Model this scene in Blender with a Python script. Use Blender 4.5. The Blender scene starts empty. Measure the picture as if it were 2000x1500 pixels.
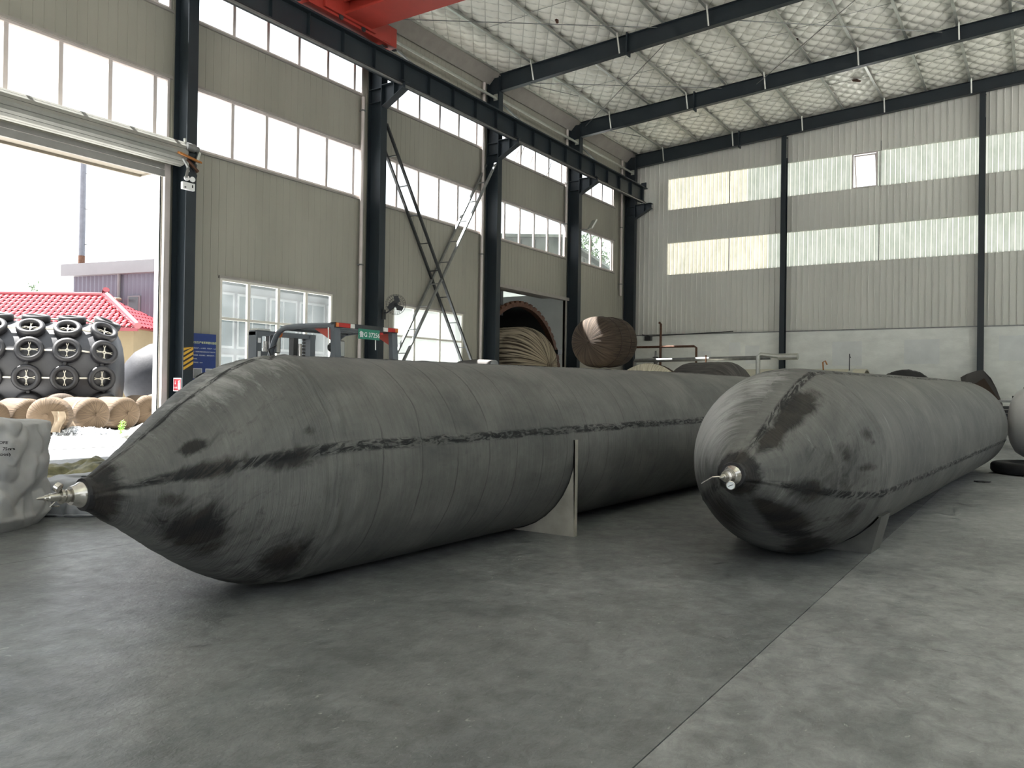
import bpy, math, random
from mathutils import Vector, Matrix, noise
random.seed(7)
sc = bpy.context.scene
col = sc.collection
PI = math.pi

# ------------------------------------------------------------------ camera, sky, sun, exposure
cam_d = bpy.data.cameras.new('camera'); cam = bpy.data.objects.new('camera', cam_d); col.objects.link(cam)
F_PX, PITCH, ROLL, YAW = 1580.0, 0.00704, 0.01453, 0.57967
cam_d.sensor_fit = 'HORIZONTAL'; cam_d.sensor_width = 36.0; cam_d.lens = 36.0 * F_PX / 2000.0
cam_d.clip_start = 0.05; cam_d.clip_end = 500
fwd = Vector((-math.sin(YAW) * math.cos(PITCH), math.cos(YAW) * math.cos(PITCH), math.sin(PITCH)))
rt = Vector((math.cos(YAW), math.sin(YAW), 0)); up = rt.cross(fwd)
r2 = rt * math.cos(ROLL) + up * math.sin(ROLL); u2 = -rt * math.sin(ROLL) + up * math.cos(ROLL)
cam.matrix_world = Matrix(((r2.x, u2.x, -fwd.x, 0), (r2.y, u2.y, -fwd.y, 0), (r2.z, u2.z, -fwd.z, 1.3), (0, 0, 0, 1)))
sc.camera = cam

world = bpy.data.worlds.new('sky'); sc.world = world; world.use_nodes = True
bg = world.node_tree.nodes['Background']; bg.inputs[0].default_value = (0.90, 0.955, 1.0, 1); bg.inputs[1].default_value = 1.3
sun_d = bpy.data.lights.new('sun', 'SUN'); sun_d.energy = 24.0; sun_d.angle = 0.01; sun_d.color = (1.0, 0.97, 0.93)
sun = bpy.data.objects.new('sun', sun_d); col.objects.link(sun)
sun.rotation_euler = Vector((0.606, 0.16, -1.0)).to_track_quat('-Z', 'Y').to_euler(); sun.location = (-30, -6, 40)
vs = sc.view_settings
vs.view_transform = 'Standard'; vs.look = 'None'; vs.gamma = 1.0; vs.use_curve_mapping = False
vs.exposure = 0.95
sc.cycles.max_bounces = 10; sc.cycles.diffuse_bounces = 6; sc.cycles.transparent_max_bounces = 12
sc.cycles.caustics_reflective = False; sc.cycles.caustics_refractive = False
sc.cycles.sample_clamp_indirect = 6.0

# ------------------------------------------------------------------ helpers
WL = {}
def tag(o, label=None, cat=None, group=None, kind=None):
    if label: o['label'] = label
    if cat: o['category'] = cat
    if group: o['group'] = group
    if kind: o['kind'] = kind
    return o
def thing(name, loc, label, cat, group=None):
    o = bpy.data.objects.new(name, None); col.objects.link(o); o.empty_display_size = .2
    o.location = loc; WL[o.name] = Vector(loc)
    return tag(o, label, cat, group)
class MB:
    def __init__(s): s.v = []; s.f = []; s.uv = None
    def add(s, vs_, fs_):
        n = len(s.v); s.v += [Vector(a) for a in vs_]; s.f += [tuple(i + n for i in f) for f in fs_]; return s
    def box(s, x0, x1, y0, y1, z0, z1):
        return s.add([(x0,y0,z0),(x1,y0,z0),(x1,y1,z0),(x0,y1,z0),(x0,y0,z1),(x1,y0,z1),(x1,y1,z1),(x0,y1,z1)],
              [(0,3,2,1),(4,5,6,7),(0,1,5,4),(1,2,6,5),(2,3,7,6),(3,0,4,7)])
    def bar(s, p, q, w, h, upv=(0,0,1)):
        p = Vector(p); q = Vector(q); d = (q - p).normalized(); u = Vector(upv)
        if abs(d.dot(u)) > .98: u = Vector((1,0,0))
        a = d.cross(u).normalized() * (w/2); b = a.cross(d).normalized() * (h/2)
        return s.add([p-a-b,p+a-b,p+a+b,p-a+b,q-a-b,q+a-b,q+a+b,q-a+b],
              [(0,1,2,3),(7,6,5,4),(0,4,5,1),(1,5,6,2),(2,6,7,3),(3,7,4,0)])
    def tube(s, pts, r, n=10, closed=False):
        pts = [Vector(p) for p in pts]; N = len(pts); rs = r if isinstance(r, (list, tuple)) else [r]*N
        base = len(s.v); prev = None
        for i, p in enumerate(pts):
            if closed: d = pts[(i+1) % N] - pts[i-1]
            else: d = pts[min(i+1,N-1)] - pts[max(i-1,0)]
            d.normalize()
            if prev is None:
                u = Vector((0,0,1)) if abs(d.z) < .9 else Vector((1,0,0)); a = d.cross(u).normalized()
            else: a = (prev - d * prev.dot(d)).normalized()
            prev = a; b = d.cross(a)
            for k in range(n):
                t = 2*PI*k/n; s.v.append(p + (a*math.cos(t) + b*math.sin(t)) * rs[i])
        m = N if closed else N-1
        for i in range(m):
            j = (i+1) % N
            for k in range(n):
                l = (k+1) % n; s.f.append((base+i*n+k, base+i*n+l, base+j*n+l, base+j*n+k))
        if not closed:
            s.f.append(tuple(base+k for k in range(n))[::-1]); s.f.append(tuple(base+(N-1)*n+k for k in range(n)))
        return s
    def lathe(s, prof, o=(0,0,0), ax=(0,0,1), n=24, caps=True):
        o = Vector(o); ax = Vector(ax).normalized(); u = Vector((0,0,1)) if abs(ax.z) < .9 else Vector((1,0,0))
        a = ax.cross(u).normalized(); b = ax.cross(a); base = len(s.v)
        for (t, r) in prof:
            for k in range(n):
                g = 2*PI*k/n; s.v.append(o + ax*t + (a*math.cos(g) + b*math.sin(g))*r)
        for i in range(len(prof)-1):
            for k in range(n):
                l = (k+1) % n; s.f.append((base+i*n+k, base+(i+1)*n+k, base+(i+1)*n+l, base+i*n+l))
        if caps:
            if prof[0][1] > 1e-4: s.f.append(tuple(base+k for k in range(n)))
            if prof[-1][1] > 1e-4: s.f.append(tuple(base+(len(prof)-1)*n+k for k in range(n))[::-1])
        return s
    def prism(s, poly, fn, t0, t1):
        n = len(poly)
        return s.add([fn(a, b, t0) for a, b in poly] + [fn(a, b, t1) for a, b in poly],
              [tuple(range(n))[::-1], tuple(range(n, 2*n))] + [(i, (i+1) % n, n+(i+1) % n, n+i) for i in range(n)])
    def mesh(s, name, mat, off=Vector((0,0,0)), smooth=False):
        me = bpy.data.meshes.new(name); me.from_pydata([v - off for v in s.v], [], s.f); me.update()
        if mat: me.materials.append(mat)
        if smooth:
            me.polygons.foreach_set('use_smooth', [True]*len(me.polygons))
            me.set_sharp_from_angle(angle=math.radians(smooth if smooth is not True else 50))
        return me
    def build(s, name, mat, parent=None, smooth=False, bevel=0):
        if parent is None:
            xs = [v.x for v in s.v]; ys = [v.y for v in s.v]; zs = [v.z for v in s.v]
            off = Vector(((min(xs)+max(xs))/2, (min(ys)+max(ys))/2, min(zs)))
        else: off = WL[parent.name]
        o = bpy.data.objects.new(name, s.mesh(name, mat, off, smooth)); col.objects.link(o)
        WL[o.name] = off.copy()
        if parent is None: o.location = off
        else: o.parent = parent
        if bevel:
            m = o.modifiers.new('bevel', 'BEVEL'); m.width = bevel; m.segments = 2; m.limit_method = 'ANGLE'
        return o
def inst(name, me, parent, loc, rot=None, scale=None):
    o = bpy.data.objects.new(name, me); col.objects.link(o); o.parent = parent
    o.location = Vector(loc) - (WL[parent.name] if parent else Vector())
    if rot: o.rotation_euler = rot
    if scale: o.scale = scale
    WL[o.name] = Vector(loc); return o
def copy_tree(o, parent=None):
    c = o.copy(); col.objects.link(c); c.parent = parent
    for ch in list(o.children): copy_tree(ch, c)
    return c
def text_mesh(body, size, mat, name, align='LEFT', depth=0.001, bold=0.0):
    cu = bpy.data.curves.new(name, 'FONT'); cu.body = body; cu.size = size; cu.align_x = align; cu.extrude = depth; cu.offset = bold; cu.resolution_u = 2
    to = bpy.data.objects.new(name, cu); col.objects.link(to)
    dg = bpy.context.evaluated_depsgraph_get(); me = bpy.data.meshes.new_from_object(to.evaluated_get(dg))
    bpy.data.objects.remove(to); me.materials.clear(); me.materials.append(mat); return me
def add_text(body, size, mat, name, parent, loc, right, upv, align='LEFT', depth=0.001, bold=0.0):
    me = text_mesh(body, size, mat, name, align, depth, bold)
    r = Vector(right).normalized(); u = Vector(upv).normalized(); n = r.cross(u)
    M = Matrix((r, u, n)).transposed().to_4x4(); M.translation = Vector(loc) - WL[parent.name]
    me.transform(M); o = bpy.data.objects.new(name, me); col.objects.link(o); o.parent = parent; return o

# ------------------------------------------------------------------ materials
def mat(name, color, rough=.6, metal=0., spec=.5, var=.15, scale=4., bump=0., bscale=40., color2=None, stretch=(1,1,1), coords='Object', detail=5.):
    m = bpy.data.materials.new(name); m.use_nodes = True; nt = m.node_tree; N = nt.nodes; L = nt.links
    p = N['Principled BSDF']; p.inputs['Roughness'].default_value = rough; p.inputs['Metallic'].default_value = metal
    p.inputs['Specular IOR Level'].default_value = spec
    tc = N.new('ShaderNodeTexCoord'); mp = N.new('ShaderNodeMapping'); mp.inputs['Scale'].default_value = stretch
    if coords == 'World':
        g = N.new('ShaderNodeNewGeometry'); L.new(g.outputs['Position'], mp.inputs[0])
    else: L.new(tc.outputs[coords], mp.inputs[0])
    n = N.new('ShaderNodeTexNoise'); n.inputs['Scale'].default_value = scale; n.inputs['Detail'].default_value = detail; n.inputs['Roughness'].default_value = .6
    L.new(mp.outputs[0], n.inputs['Vector'])
    r = N.new('ShaderNodeValToRGB'); r.color_ramp.elements[0].position = .3; r.color_ramp.elements[1].position = .7
    c = Vector(color); c2 = Vector(color2) if color2 else c * (1 + var); c1 = c if color2 else c * (1 - var)
    r.color_ramp.elements[0].color = (*c1, 1); r.color_ramp.elements[1].color = (*c2, 1)
    L.new(n.outputs['Fac'], r.inputs[0]); L.new(r.outputs[0], p.inputs['Base Color'])
    if bump:
        n2 = N.new('ShaderNodeTexNoise'); n2.inputs['Scale'].default_value = bscale; n2.inputs['Detail'].default_value = 4
        L.new(mp.outputs[0], n2.inputs['Vector'])
        b = N.new('ShaderNodeBump'); b.inputs['Strength'].default_value = bump; b.inputs['Distance'].default_value = .02
        L.new(n2.outputs['Fac'], b.inputs['Height']); L.new(b.outputs[0], p.inputs['Normal'])
    return m
M = {}
M['steel'] = mat('dark_blue_grey_paint', (.017,.024,.030), .42, 0, .35, .12, 2)
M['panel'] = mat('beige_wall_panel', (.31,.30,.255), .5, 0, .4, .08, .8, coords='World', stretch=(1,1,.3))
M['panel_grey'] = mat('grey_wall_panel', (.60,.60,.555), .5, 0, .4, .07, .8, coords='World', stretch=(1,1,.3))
M['trim'] = mat('window_trim', (.30,.28,.255), .5, 0, .4, .1, 3)
M['frame'] = mat('window_frame', (.52,.47,.45), .45, 0, .4, .08, 3)
M['frame_white'] = mat('white_window_frame', (.72,.69,.62), .45, 0, .4, .06, 3)
M['masonry'] = mat('painted_masonry', (.72,.735,.70), .85, 0, .2, .1, 1.4, .25, 14, coords='World', stretch=(1,1,2))
M['patch'] = mat('repaired_plaster', (.675,.695,.685), .85, 0, .2, .06, 2)
M['galv'] = mat('galvanised_steel', (.50,.51,.47), .38, .75, .5, .12, 6)
M['galv_dark'] = mat('weathered_steel', (.20,.205,.20), .45, .5, .5, .2, 6)
M['red'] = mat('red_crane_paint', (.30,.03,.02), .45, 0, .5, .1, 3)
M['rust'] = mat('rusty_iron', (.10,.05,.032), .8, .1, .3, .35, 12, .3, 40)
M['orange_rust'] = mat('orange_rust', (.32,.13,.035), .8, 0, .3, .35, 12)
M['black'] = mat('black_rubber', (.018,.018,.02), .55, 0, .4, .3, 8, .2, 40)
M['black_steel'] = mat('black_steel', (.03,.032,.034), .4, .2, .5, .2, 8)
M['white_paint'] = mat('white_paint', (.75,.76,.76), .5, 0, .4, .05, 4)
M['chrome'] = mat('brushed_steel', (.55,.53,.50), .22, .95, .5, .12, 30, .05, 60)
M['steel_bright'] = mat('bright_brass_steel', (.42,.40,.36), .25, .9, .5, .2, 30)
M['slab_out'] = mat('yard_concrete', (.58,.58,.57), .85, 0, .2, .12, .6, .2, 12, coords='World')

def glass_mat(name, tint, refl=.6, dirt=0.0):
    m = bpy.data.materials.new(name); m.use_nodes = True; nt = m.node_tree; N = nt.nodes; L = nt.links
    for n in list(N):
        if n.type == 'BSDF_PRINCIPLED': N.remove(n)
    out = N['Material Output']; tr = N.new('ShaderNodeBsdfTransparent'); tr.inputs[0].default_value = (*tint, 1)
    gl = N.new('ShaderNodeBsdfGlossy'); gl.inputs['Roughness'].default_value = .02
    fr = N.new('ShaderNodeFresnel'); fr.inputs[0].default_value = 1.45
    mu = N.new('ShaderNodeMath'); mu.operation = 'MULTIPLY'; mu.inputs[1].default_value = refl
    mx = N.new('ShaderNodeMixShader'); L.new(fr.outputs[0], mu.inputs[0]); L.new(mu.outputs[0], mx.inputs[0]); L.new(tr.outputs[0], mx.inputs[1]); L.new(gl.outputs[0], mx.inputs[2])
    last = mx
    if dirt:
        d = N.new('ShaderNodeBsdfTranslucent'); d.inputs[0].default_value = (.85,.9,.92,1)
        n = N.new('ShaderNodeTexNoise'); n.inputs['Scale'].default_value = 1.5; n.inputs['Detail'].default_value = 6
        tc = N.new('ShaderNodeTexCoord'); L.new(tc.outputs['Object'], n.inputs['Vector'])
        r = N.new('ShaderNodeMapRange'); r.inputs[1].default_value = .3; r.inputs[2].default_value = .7; r.inputs[3].default_value = dirt*.5; r.inputs[4].default_value = dirt*1.3
        L.new(n.outputs['Fac'], r.inputs[0]); m2 = N.new('ShaderNodeMixShader'); L.new(r.outputs[0], m2.inputs[0]); L.new(mx.outputs[0], m2.inputs[1]); L.new(d.outputs[0], m2.inputs[2]); last = m2
    L.new(last.outputs[0], out.inputs[0]); return m
M['glass'] = glass_mat('clear_window_glass', (.95,.97,.98), .6, .02)
M['glass_dirty'] = glass_mat('dusty_window_glass', (.88,.94,.97), .6, .04)

def frp_mat(name, tint, tr):
    m = bpy.data.materials.new(name); m.use_nodes = True; nt = m.node_tree; N = nt.nodes; L = nt.links
    p = N['Principled BSDF']; N.remove(p); out = N['Material Output']
    t = N.new('ShaderNodeBsdfTranslucent'); d = N.new('ShaderNodeBsdfDiffuse'); mx = N.new('ShaderNodeMixShader'); mx.inputs[0].default_value = tr
    n = N.new('ShaderNodeTexNoise'); n.inputs['Scale'].default_value = 1.6; n.inputs['Detail'].default_value = 7; n.inputs['Roughness'].default_value = .65
    g = N.new('ShaderNodeNewGeometry'); mp = N.new('ShaderNodeMapping'); mp.inputs['Scale'].default_value = (2.2,1,.8); L.new(g.outputs['Position'], mp.inputs[0]); L.new(mp.outputs[0], n.inputs['Vector'])
    r = N.new('ShaderNodeValToRGB'); r.color_ramp.elements[0].position = .32; r.color_ramp.elements[1].position = .66
    r.color_ramp.elements[0].color = (tint[0]*.72, tint[1]*.76, tint[2]*.72, 1); r.color_ramp.elements[1].color = (*tint, 1)
    L.new(n.outputs['Fac'], r.inputs[0])
    sp = N.new('ShaderNodeSeparateXYZ'); L.new(g.outputs['Position'], sp.inputs[0])
    def mth(op, a, b=0.):
        x = N.new('ShaderNodeMath'); x.operation = op
        for i, q in enumerate((a, b)):
            if isinstance(q, (int, float)): x.inputs[i].default_value = q
            else: L.new(q, x.inputs[i])
        return x.outputs[0]
    ph = mth('FRACT', mth('DIVIDE', mth('ADD', sp.outputs[0], 14.12+18.0), .18)); crest = mth('LESS_THAN', mth('ABSOLUTE', mth('SUBTRACT', ph, .76)), .09)   # rib crests are coloured paler than the pans
    vn = N.new('ShaderNodeTexNoise'); vn.inputs['Scale'].default_value = .9; L.new(g.outputs['Position'], vn.inputs['Vector'])
    mu = N.new('ShaderNodeMix'); mu.data_type = 'RGBA'; L.new(mth('MULTIPLY', crest, mth('ADD', .25, mth('MULTIPLY', vn.outputs['Fac'], .9))), mu.inputs[0]); L.new(r.outputs[0], mu.inputs[6]); mu.inputs[7].default_value = (tint[0]*1.75, tint[1]*1.68, tint[2]*1.6, 1)
    L.new(mu.outputs[2], t.inputs[0]); L.new(mu.outputs[2], d.inputs[0])
    L.new(d.outputs[0], mx.inputs[1]); L.new(t.outputs[0], mx.inputs[2]); L.new(mx.outputs[0], out.inputs[0]); return m
M['frp_green'] = frp_mat('pale_green_translucent_sheet', (.212,.222,.198), .8)
M['frp_roof'] = frp_mat('added_roof_light_sheet', (.50,.52,.48), .8)
M['frp_cream'] = frp_mat('cream_translucent_sheet', (.33,.31,.255), .8)

def floor_mat(name, ca, cb):
    m = bpy.data.materials.new(name); m.use_nodes = True; nt = m.node_tree; N = nt.nodes; L = nt.links
    p = N['Principled BSDF']; g = N.new('ShaderNodeNewGeometry')
    def nz(scale, det=6, rough=.6, stretch=(1,1,1), dist=0):
        mp = N.new('ShaderNodeMapping'); mp.inputs['Scale'].default_value = stretch; L.new(g.outputs['Position'], mp.inputs[0])
        n = N.new('ShaderNodeTexNoise'); n.inputs['Scale'].default_value = scale; n.inputs['Detail'].default_value = det; n.inputs['Roughness'].default_value = rough; n.inputs['Distortion'].default_value = dist
        L.new(mp.outputs[0], n.inputs['Vector']); return n.outputs['Fac']
    def ramp(src, a, b, c0, c1):
        r = N.new('ShaderNodeValToRGB'); r.color_ramp.elements[0].position = a; r.color_ramp.elements[1].position = b
        r.color_ramp.elements[0].color = (*c0, 1); r.color_ramp.elements[1].color = (*c1, 1); L.new(src, r.inputs[0]); return r.outputs[0]
    def mix(fac, a, b, mode='MIX'):
        x = N.new('ShaderNodeMix'); x.data_type = 'RGBA'; x.blend_type = mode
        if isinstance(fac, float): x.inputs[0].default_value = fac
        else: L.new(fac, x.inputs[0])
        L.new(a, x.inputs[6]); L.new(b, x.inputs[7]); return x.outputs[2]
    base = ramp(nz(.7, 9, .68, dist=.3), .34, .68, ca, cb)
    fine = ramp(nz(9, 9, .75, (1,.8,1), .5), .30, .70, (.55,.55,.55), (1.32,1.32,1.32))
    c = mix(1.0, base, fine, 'MULTIPLY')
    def over(c, src, a, b, amt, rgb):
        f = ramp(src, a, b, (0,0,0), (1,1,1)); x = N.new('ShaderNodeMath'); x.operation = 'MULTIPLY'; x.inputs[1].default_value = amt; L.new(f, x.inputs[0])
        q = N.new('ShaderNodeRGB'); q.outputs[0].default_value = (*rgb, 1); return mix(x.outputs[0], c, q.outputs[0])
    c = over(c, nz(1.5, 8, .72, (1,.6,1), 1.4), .52, .70, .55, (.085,.096,.10))      # oily stains
    c = over(c, nz(.45, 6, .6, (1,1,1), .8), .60, .70, .45, (.10,.125,.13))           # bluish damp patches
    c = over(c, nz(3.2, 8, .8, (.35,2.2,1), 2.2), .60, .74, .30, (.08,.08,.078))      # scuff marks
    c = over(c, nz(34, 3, .55, (1,.7,1), .8), .685, .72, .55, (.50,.50,.48))          # pale chips
    L.new(c, p.inputs['Base Color'])
    rr = N.new('ShaderNodeMapRange'); rr.inputs[1].default_value = .3; rr.inputs[2].default_value = .7; rr.inputs[3].default_value = .28; rr.inputs[4].default_value = .50
    L.new(nz(5, 6, .65), rr.inputs[0]); L.new(rr.outputs[0], p.inputs['Roughness']); p.inputs['Specular IOR Level'].default_value = .6
    b = N.new('ShaderNodeBump'); b.inputs['Strength'].default_value = .5; b.inputs['Distance'].default_value = .008
    L.new(nz(36, 6, .62, (1,.7,1), .5), b.inputs['Height']); L.new(b.outputs[0], p.inputs['Normal'])
    return m
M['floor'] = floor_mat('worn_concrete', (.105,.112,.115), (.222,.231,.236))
M['floor_lit'] = floor_mat('lit_worn_concrete', (.162,.168,.171), (.318,.328,.33))  # right-hand slabs: brighter light there is put into the concrete colour
def quilt_mat():
    m = mat('quilted_insulation', (.92,.90,.82), .38, .12, .6, .03, 1.2, .2, 9, coords='World'); nt = m.node_tree; N = nt.nodes; L = nt.links; p = N['Principled BSDF']
    g = N.new('ShaderNodeNewGeometry'); sp = N.new('ShaderNodeSeparateXYZ'); L.new(g.outputs['Position'], sp.inputs[0])
    def mth(op, a, b=0.):
        x = N.new('ShaderNodeMath'); x.operation = op
        for i, q in enumerate((a, b)):
            if isinstance(q, (int, float)): x.inputs[i].default_value = q
            else: L.new(q, x.inputs[i])
        return x.outputs[0]
    lines = None
    for sg in (1, -1):
        u = mth('DIVIDE', mth('ADD', mth('MULTIPLY', sp.outputs[0], .9), mth('MULTIPLY', sp.outputs[1], .62*sg)), .42)
        d = mth('ABSOLUTE', mth('SUBTRACT', mth('FRACT', mth('ADD', u, 100.5)), .5)); f = mth('LESS_THAN', d, .035); lines = f if lines is None else mth('MAXIMUM', lines, f)
    old = p.inputs['Base Color'].links[0].from_socket; mx = N.new('ShaderNodeMix'); mx.data_type = 'RGBA'; L.new(mth('MULTIPLY', lines, .5), mx.inputs[0]); L.new(old, mx.inputs[6]); mx.inputs[7].default_value = (.38,.37,.32,1); L.new(mx.outputs[2], p.inputs['Base Color'])
    return m
M['quilt'] = quilt_mat()
M['quilt_old'] = mat('quilted_insulation', (.86,.84,.75), .40, 0, .5, .04, 1.2, .25, 7, coords='World')

# ------------------------------------------------------------------ the setting: floor
XW, YB, XR, YR = -16.0, 34.1, 10.0, -12.0
fl = MB().box(XW-.2, XR+.2, YR-.2, YB+.2, -.2, -.02).build('floor', M['floor']); tag(fl, kind='structure')
gx = [-16.2, -11.2, -6.2, -1.17, 3.9, 10.2]; gy = [-12.2, -10.3, -5.3, -.33, 4.67, 9.67, 14.67, 19.67, 24.67, 29.67, 34.3]
for i in range(len(gx)-1):
    for j in range(len(gy)-1):
        s = MB().box(gx[i]+.0028, gx[i+1]-.0028, gy[j]+.0012, gy[j+1]-.0012, -.02, 0); s.build('slab', M['floor_lit' if i > 2 else 'floor'], fl)

# ------------------------------------------------------------------ walls
def wall_panel_mesh(name, length_axis, w, h, m):
    # one ribbed sheet strip, raised in the middle with bevelled edges; local: width along axis, height z, proud along +n
    t = .012 if length_axis == 'y' else .046
    f, r = .008, (.014 if length_axis == 'y' else .026)
    prof = [(-w/2+.002, 0), (-w/2+.002, f), (-w/2+.006, t), (-w/2+.006+r, t), (-w/2+.012+r, f), (w/2-.002, f), (w/2-.002, 0)]
    b = MB()
    if length_axis == 'y': b.prism(prof, lambda a, q, z: (q, a, z), 0, h)
    else: b.prism(prof, lambda a, q, z: (a, -q, z), 0, h)
    return b.mesh(name, m)
XF = XW - .03   # backing face
wl = MB()
DOOR_Y0, DOOR_Y1, DOOR_Z = 4.4, 10.5, 6.08
OP = (23.3, 28.3, 5.0)
BAYS = [(-6.6,-1.2), (-.6,4.0), (5.0,10.62), (11.2,16.6), (17.3,22.4), (23.2,28.2), (29.2,32.6)]
LOWW = [(12.0,15.56,1.0,3.8), (18.0,21.45,1.0,3.77)]
def wall_solid(b, x0, x1, ranges_z, holes):
    # vertical rectangles split on holes: simple grid decomposition
    ys = sorted(set([YR-.1, YB+.1] + [h[0] for h in holes] + [h[1] for h in holes]))
    zs = sorted(set([ranges_z[0], ranges_z[1]] + [h[2] for h in holes] + [h[3] for h in holes]))
    for i in range(len(zs)-1):
        run = None
        for j in range(len(ys)-1):
            cy, cz = (ys[j]+ys[j+1])/2, (zs[i]+zs[i+1])/2
            solid = not any(h[0] < cy < h[1] and h[2] < cz < h[3] for h in holes)
            if solid and run is None: run = ys[j]
            if run is not None and (not solid or j == len(ys)-2):
                b.box(x0, x1, run, ys[j+1] if solid else ys[j], zs[i], zs[i+1]); run = None
holesL = [(DOOR_Y0, DOOR_Y1, 0, DOOR_Z), (OP[0], OP[1], 0, OP[2])] + [(a, b_, 6.6, 8.0) for a, b_ in BAYS] + [(a, b_, 9.5, 10.62) for a, b_ in BAYS] + LOWW
wall_solid(wl, XW-.13, XF, (-.05, 12.6), holesL)
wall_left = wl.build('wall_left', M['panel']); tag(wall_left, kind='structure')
PW = .21
def solid_runs(y, zlo, zhi):
    zs = [zlo, zhi]; cuts = [h for h in holesL if h[0]-.02 < y < h[1]+.02 and h[2] < zhi and h[3] > zlo]
    segs = [(zlo, zhi)]
    for h in cuts:
        ns = []
        for a, b_ in segs:
            if h[2]-.03 > a: ns.append((a, min(b_, h[2]-.03)))
            if h[3]+.03 < b_: ns.append((max(a, h[3]+.03), b_))
        segs = ns
    return segs
cache = {}
far = MB()
y = 7.0
while y < 33.9:
    for zlo, zhi in ((0.0, 12.2),):
        for a, b_ in solid_runs(y, zlo, zhi):
            if b_ - a < .1: continue
            if y < 23.2:
                k = round(b_-a, 3)
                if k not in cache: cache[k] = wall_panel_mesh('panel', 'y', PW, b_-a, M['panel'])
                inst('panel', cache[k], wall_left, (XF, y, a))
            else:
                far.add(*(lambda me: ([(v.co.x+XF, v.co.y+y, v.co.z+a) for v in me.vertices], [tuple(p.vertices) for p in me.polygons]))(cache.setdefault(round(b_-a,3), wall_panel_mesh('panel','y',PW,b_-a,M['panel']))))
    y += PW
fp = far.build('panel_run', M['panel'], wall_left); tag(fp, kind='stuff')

WN = [0]
def new_window():
    WN[0] += 1; return 'window_%d' % WN[0]
def window_x(y0, y1, z0, z1, mull, transoms=(), x=XW, m='frame', g='glass', trim=True, fd=.07):
    # window in a wall facing +x
    r = bpy.data.objects.new(new_window(), None); col.objects.link(r); r.location = (x, (y0+y1)/2, z0); WL[r.name] = Vector(r.location); tag(r, kind='structure')
    xi, xo = x - .01, x - fd - .02
    for (a, b_, c, d) in ((y0, y1, z0, z0+.055), (y0, y1, z1-.055, z1), (y0, y0+.055, z0+.055, z1-.055), (y1-.055, y1, z0+.055, z1-.055)):
        MB().box(xo, xi, a, b_, c, d).build('frame', M[m], r)
    ms = [q for q in mull if y0+.12 < q < y1-.12]; ts = [q for q in transoms]
    for q in ms: MB().box(xo+.005, xi-.01, q-.042, q+.042, z0+.055, z1-.055).build('mullion', M[m], r)
    for q in ts: MB().box(xo+.007, xi-.013, y0+.055, y1-.055, q-.03, q+.03).build('transom', M[m], r)
    ye = [y0+.055] + ms + [y1-.055]; ze = [z0+.055] + ts + [z1-.055]
    for i in range(len(ye)-1):
        for j in range(len(ze)-1):
            MB().add([(x-.055,ye[i],ze[j]),(x-.055,ye[i+1],ze[j]),(x-.055,ye[i+1],ze[j+1]),(x-.055,ye[i],ze[j+1])], [(0,1,2,3)]).build('pane', M[g], r)
    if trim:
        for (a, b_, c, d) in ((y0-.05, y1+.05, z1, z1+.06), (y0-.05, y1+.05, z0-.05, z0)):
            MB().box(x-.03, x+.035, a, b_, c, d).build('trim_strip', M['trim'], r)
    return r
for a, b_ in BAYS:
    ml = [k + .28 for k in range(-12, 34)] if b_ < 17 else [k + (.08 if b_ < 23 else (-.15 if b_ < 29 else .4)) for k in range(10, 36)]
    window_x(a, b_, 6.6, 8.0, ml); window_x(a, b_, 9.5, 10.62, ml)
window_x(*LOWW[0], [12.83, 13.74, 14.65], [2.87], m='frame_white', g='glass_dirty')
window_x(*LOWW[1], [19.0, 20.25], [2.85], m='frame_white', g='glass_dirty')

w3 = bpy.data.objects['window_12']
for y0 in (24.2, 25.2):
    for e in (y0+.1, y0+.85): MB().bar((XW-.12, e, 10.5), (XW-.55, e, 9.55), .05, .04).build('open_sash_rail', M['frame'], w3)
    MB().bar((XW-.55, y0+.1, 9.55), (XW-.55, y0+.85, 9.55), .05, .04).build('open_sash_rail', M['frame'], w3)
MB().tube([(XW+.05,26.9,10.1),(XW+.05,26.75,9.75),(XW+.05,26.55,9.5),(XW+.05,26.3,9.45)], .012, 6).build('pull_cord', M['black'], w3)
# back wall: masonry below, ribbed sheet above, two translucent strips
SZ = ((6.54, 7.96), (9.45, 10.84)); SX0 = -14.12
wb = MB()
def wb_box(x0, x1, z0, z1): wb.box(x0, x1, YB, YB+.13, z0, z1)
wb_box(XW-.2, XR+.2, 3.85, SZ[0][0]); wb_box(XW-.2, XR+.2, SZ[0][1], SZ[1][0])
WX0, WX1 = -6.36, -5.43
for z0, z1 in SZ: wb_box(XW-.2, SX0, z0, z1); wb_box(8, XR+.2, z0, z1)
wb.add([(XW-.2,YB,SZ[1][1]),(XR+.2,YB,SZ[1][1]),(XR+.2,YB+.13,SZ[1][1]),(XW-.2,YB+.13,SZ[1][1]),(XW-.2,YB,12.5),(2,YB,13.4),(XR+.2,YB,12.5),(XW-.2,YB+.13,12.5),(2,YB+.13,13.4),(XR+.2,YB+.13,12.5)],
       [(0,4,5,6,1),(2,9,8,7,3),(0,1,2,3)])
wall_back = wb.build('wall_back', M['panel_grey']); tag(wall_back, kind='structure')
mas = MB().box(XW-.2, XR+.2, YB-.10, YB+.1, -.05, 3.84).build('masonry_base', M['masonry'], wall_back)
MB().box(XW, XR, YB-.115, YB-.03, 3.835, 3.88).build('flashing', M['galv_dark'], wall_back)
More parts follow.
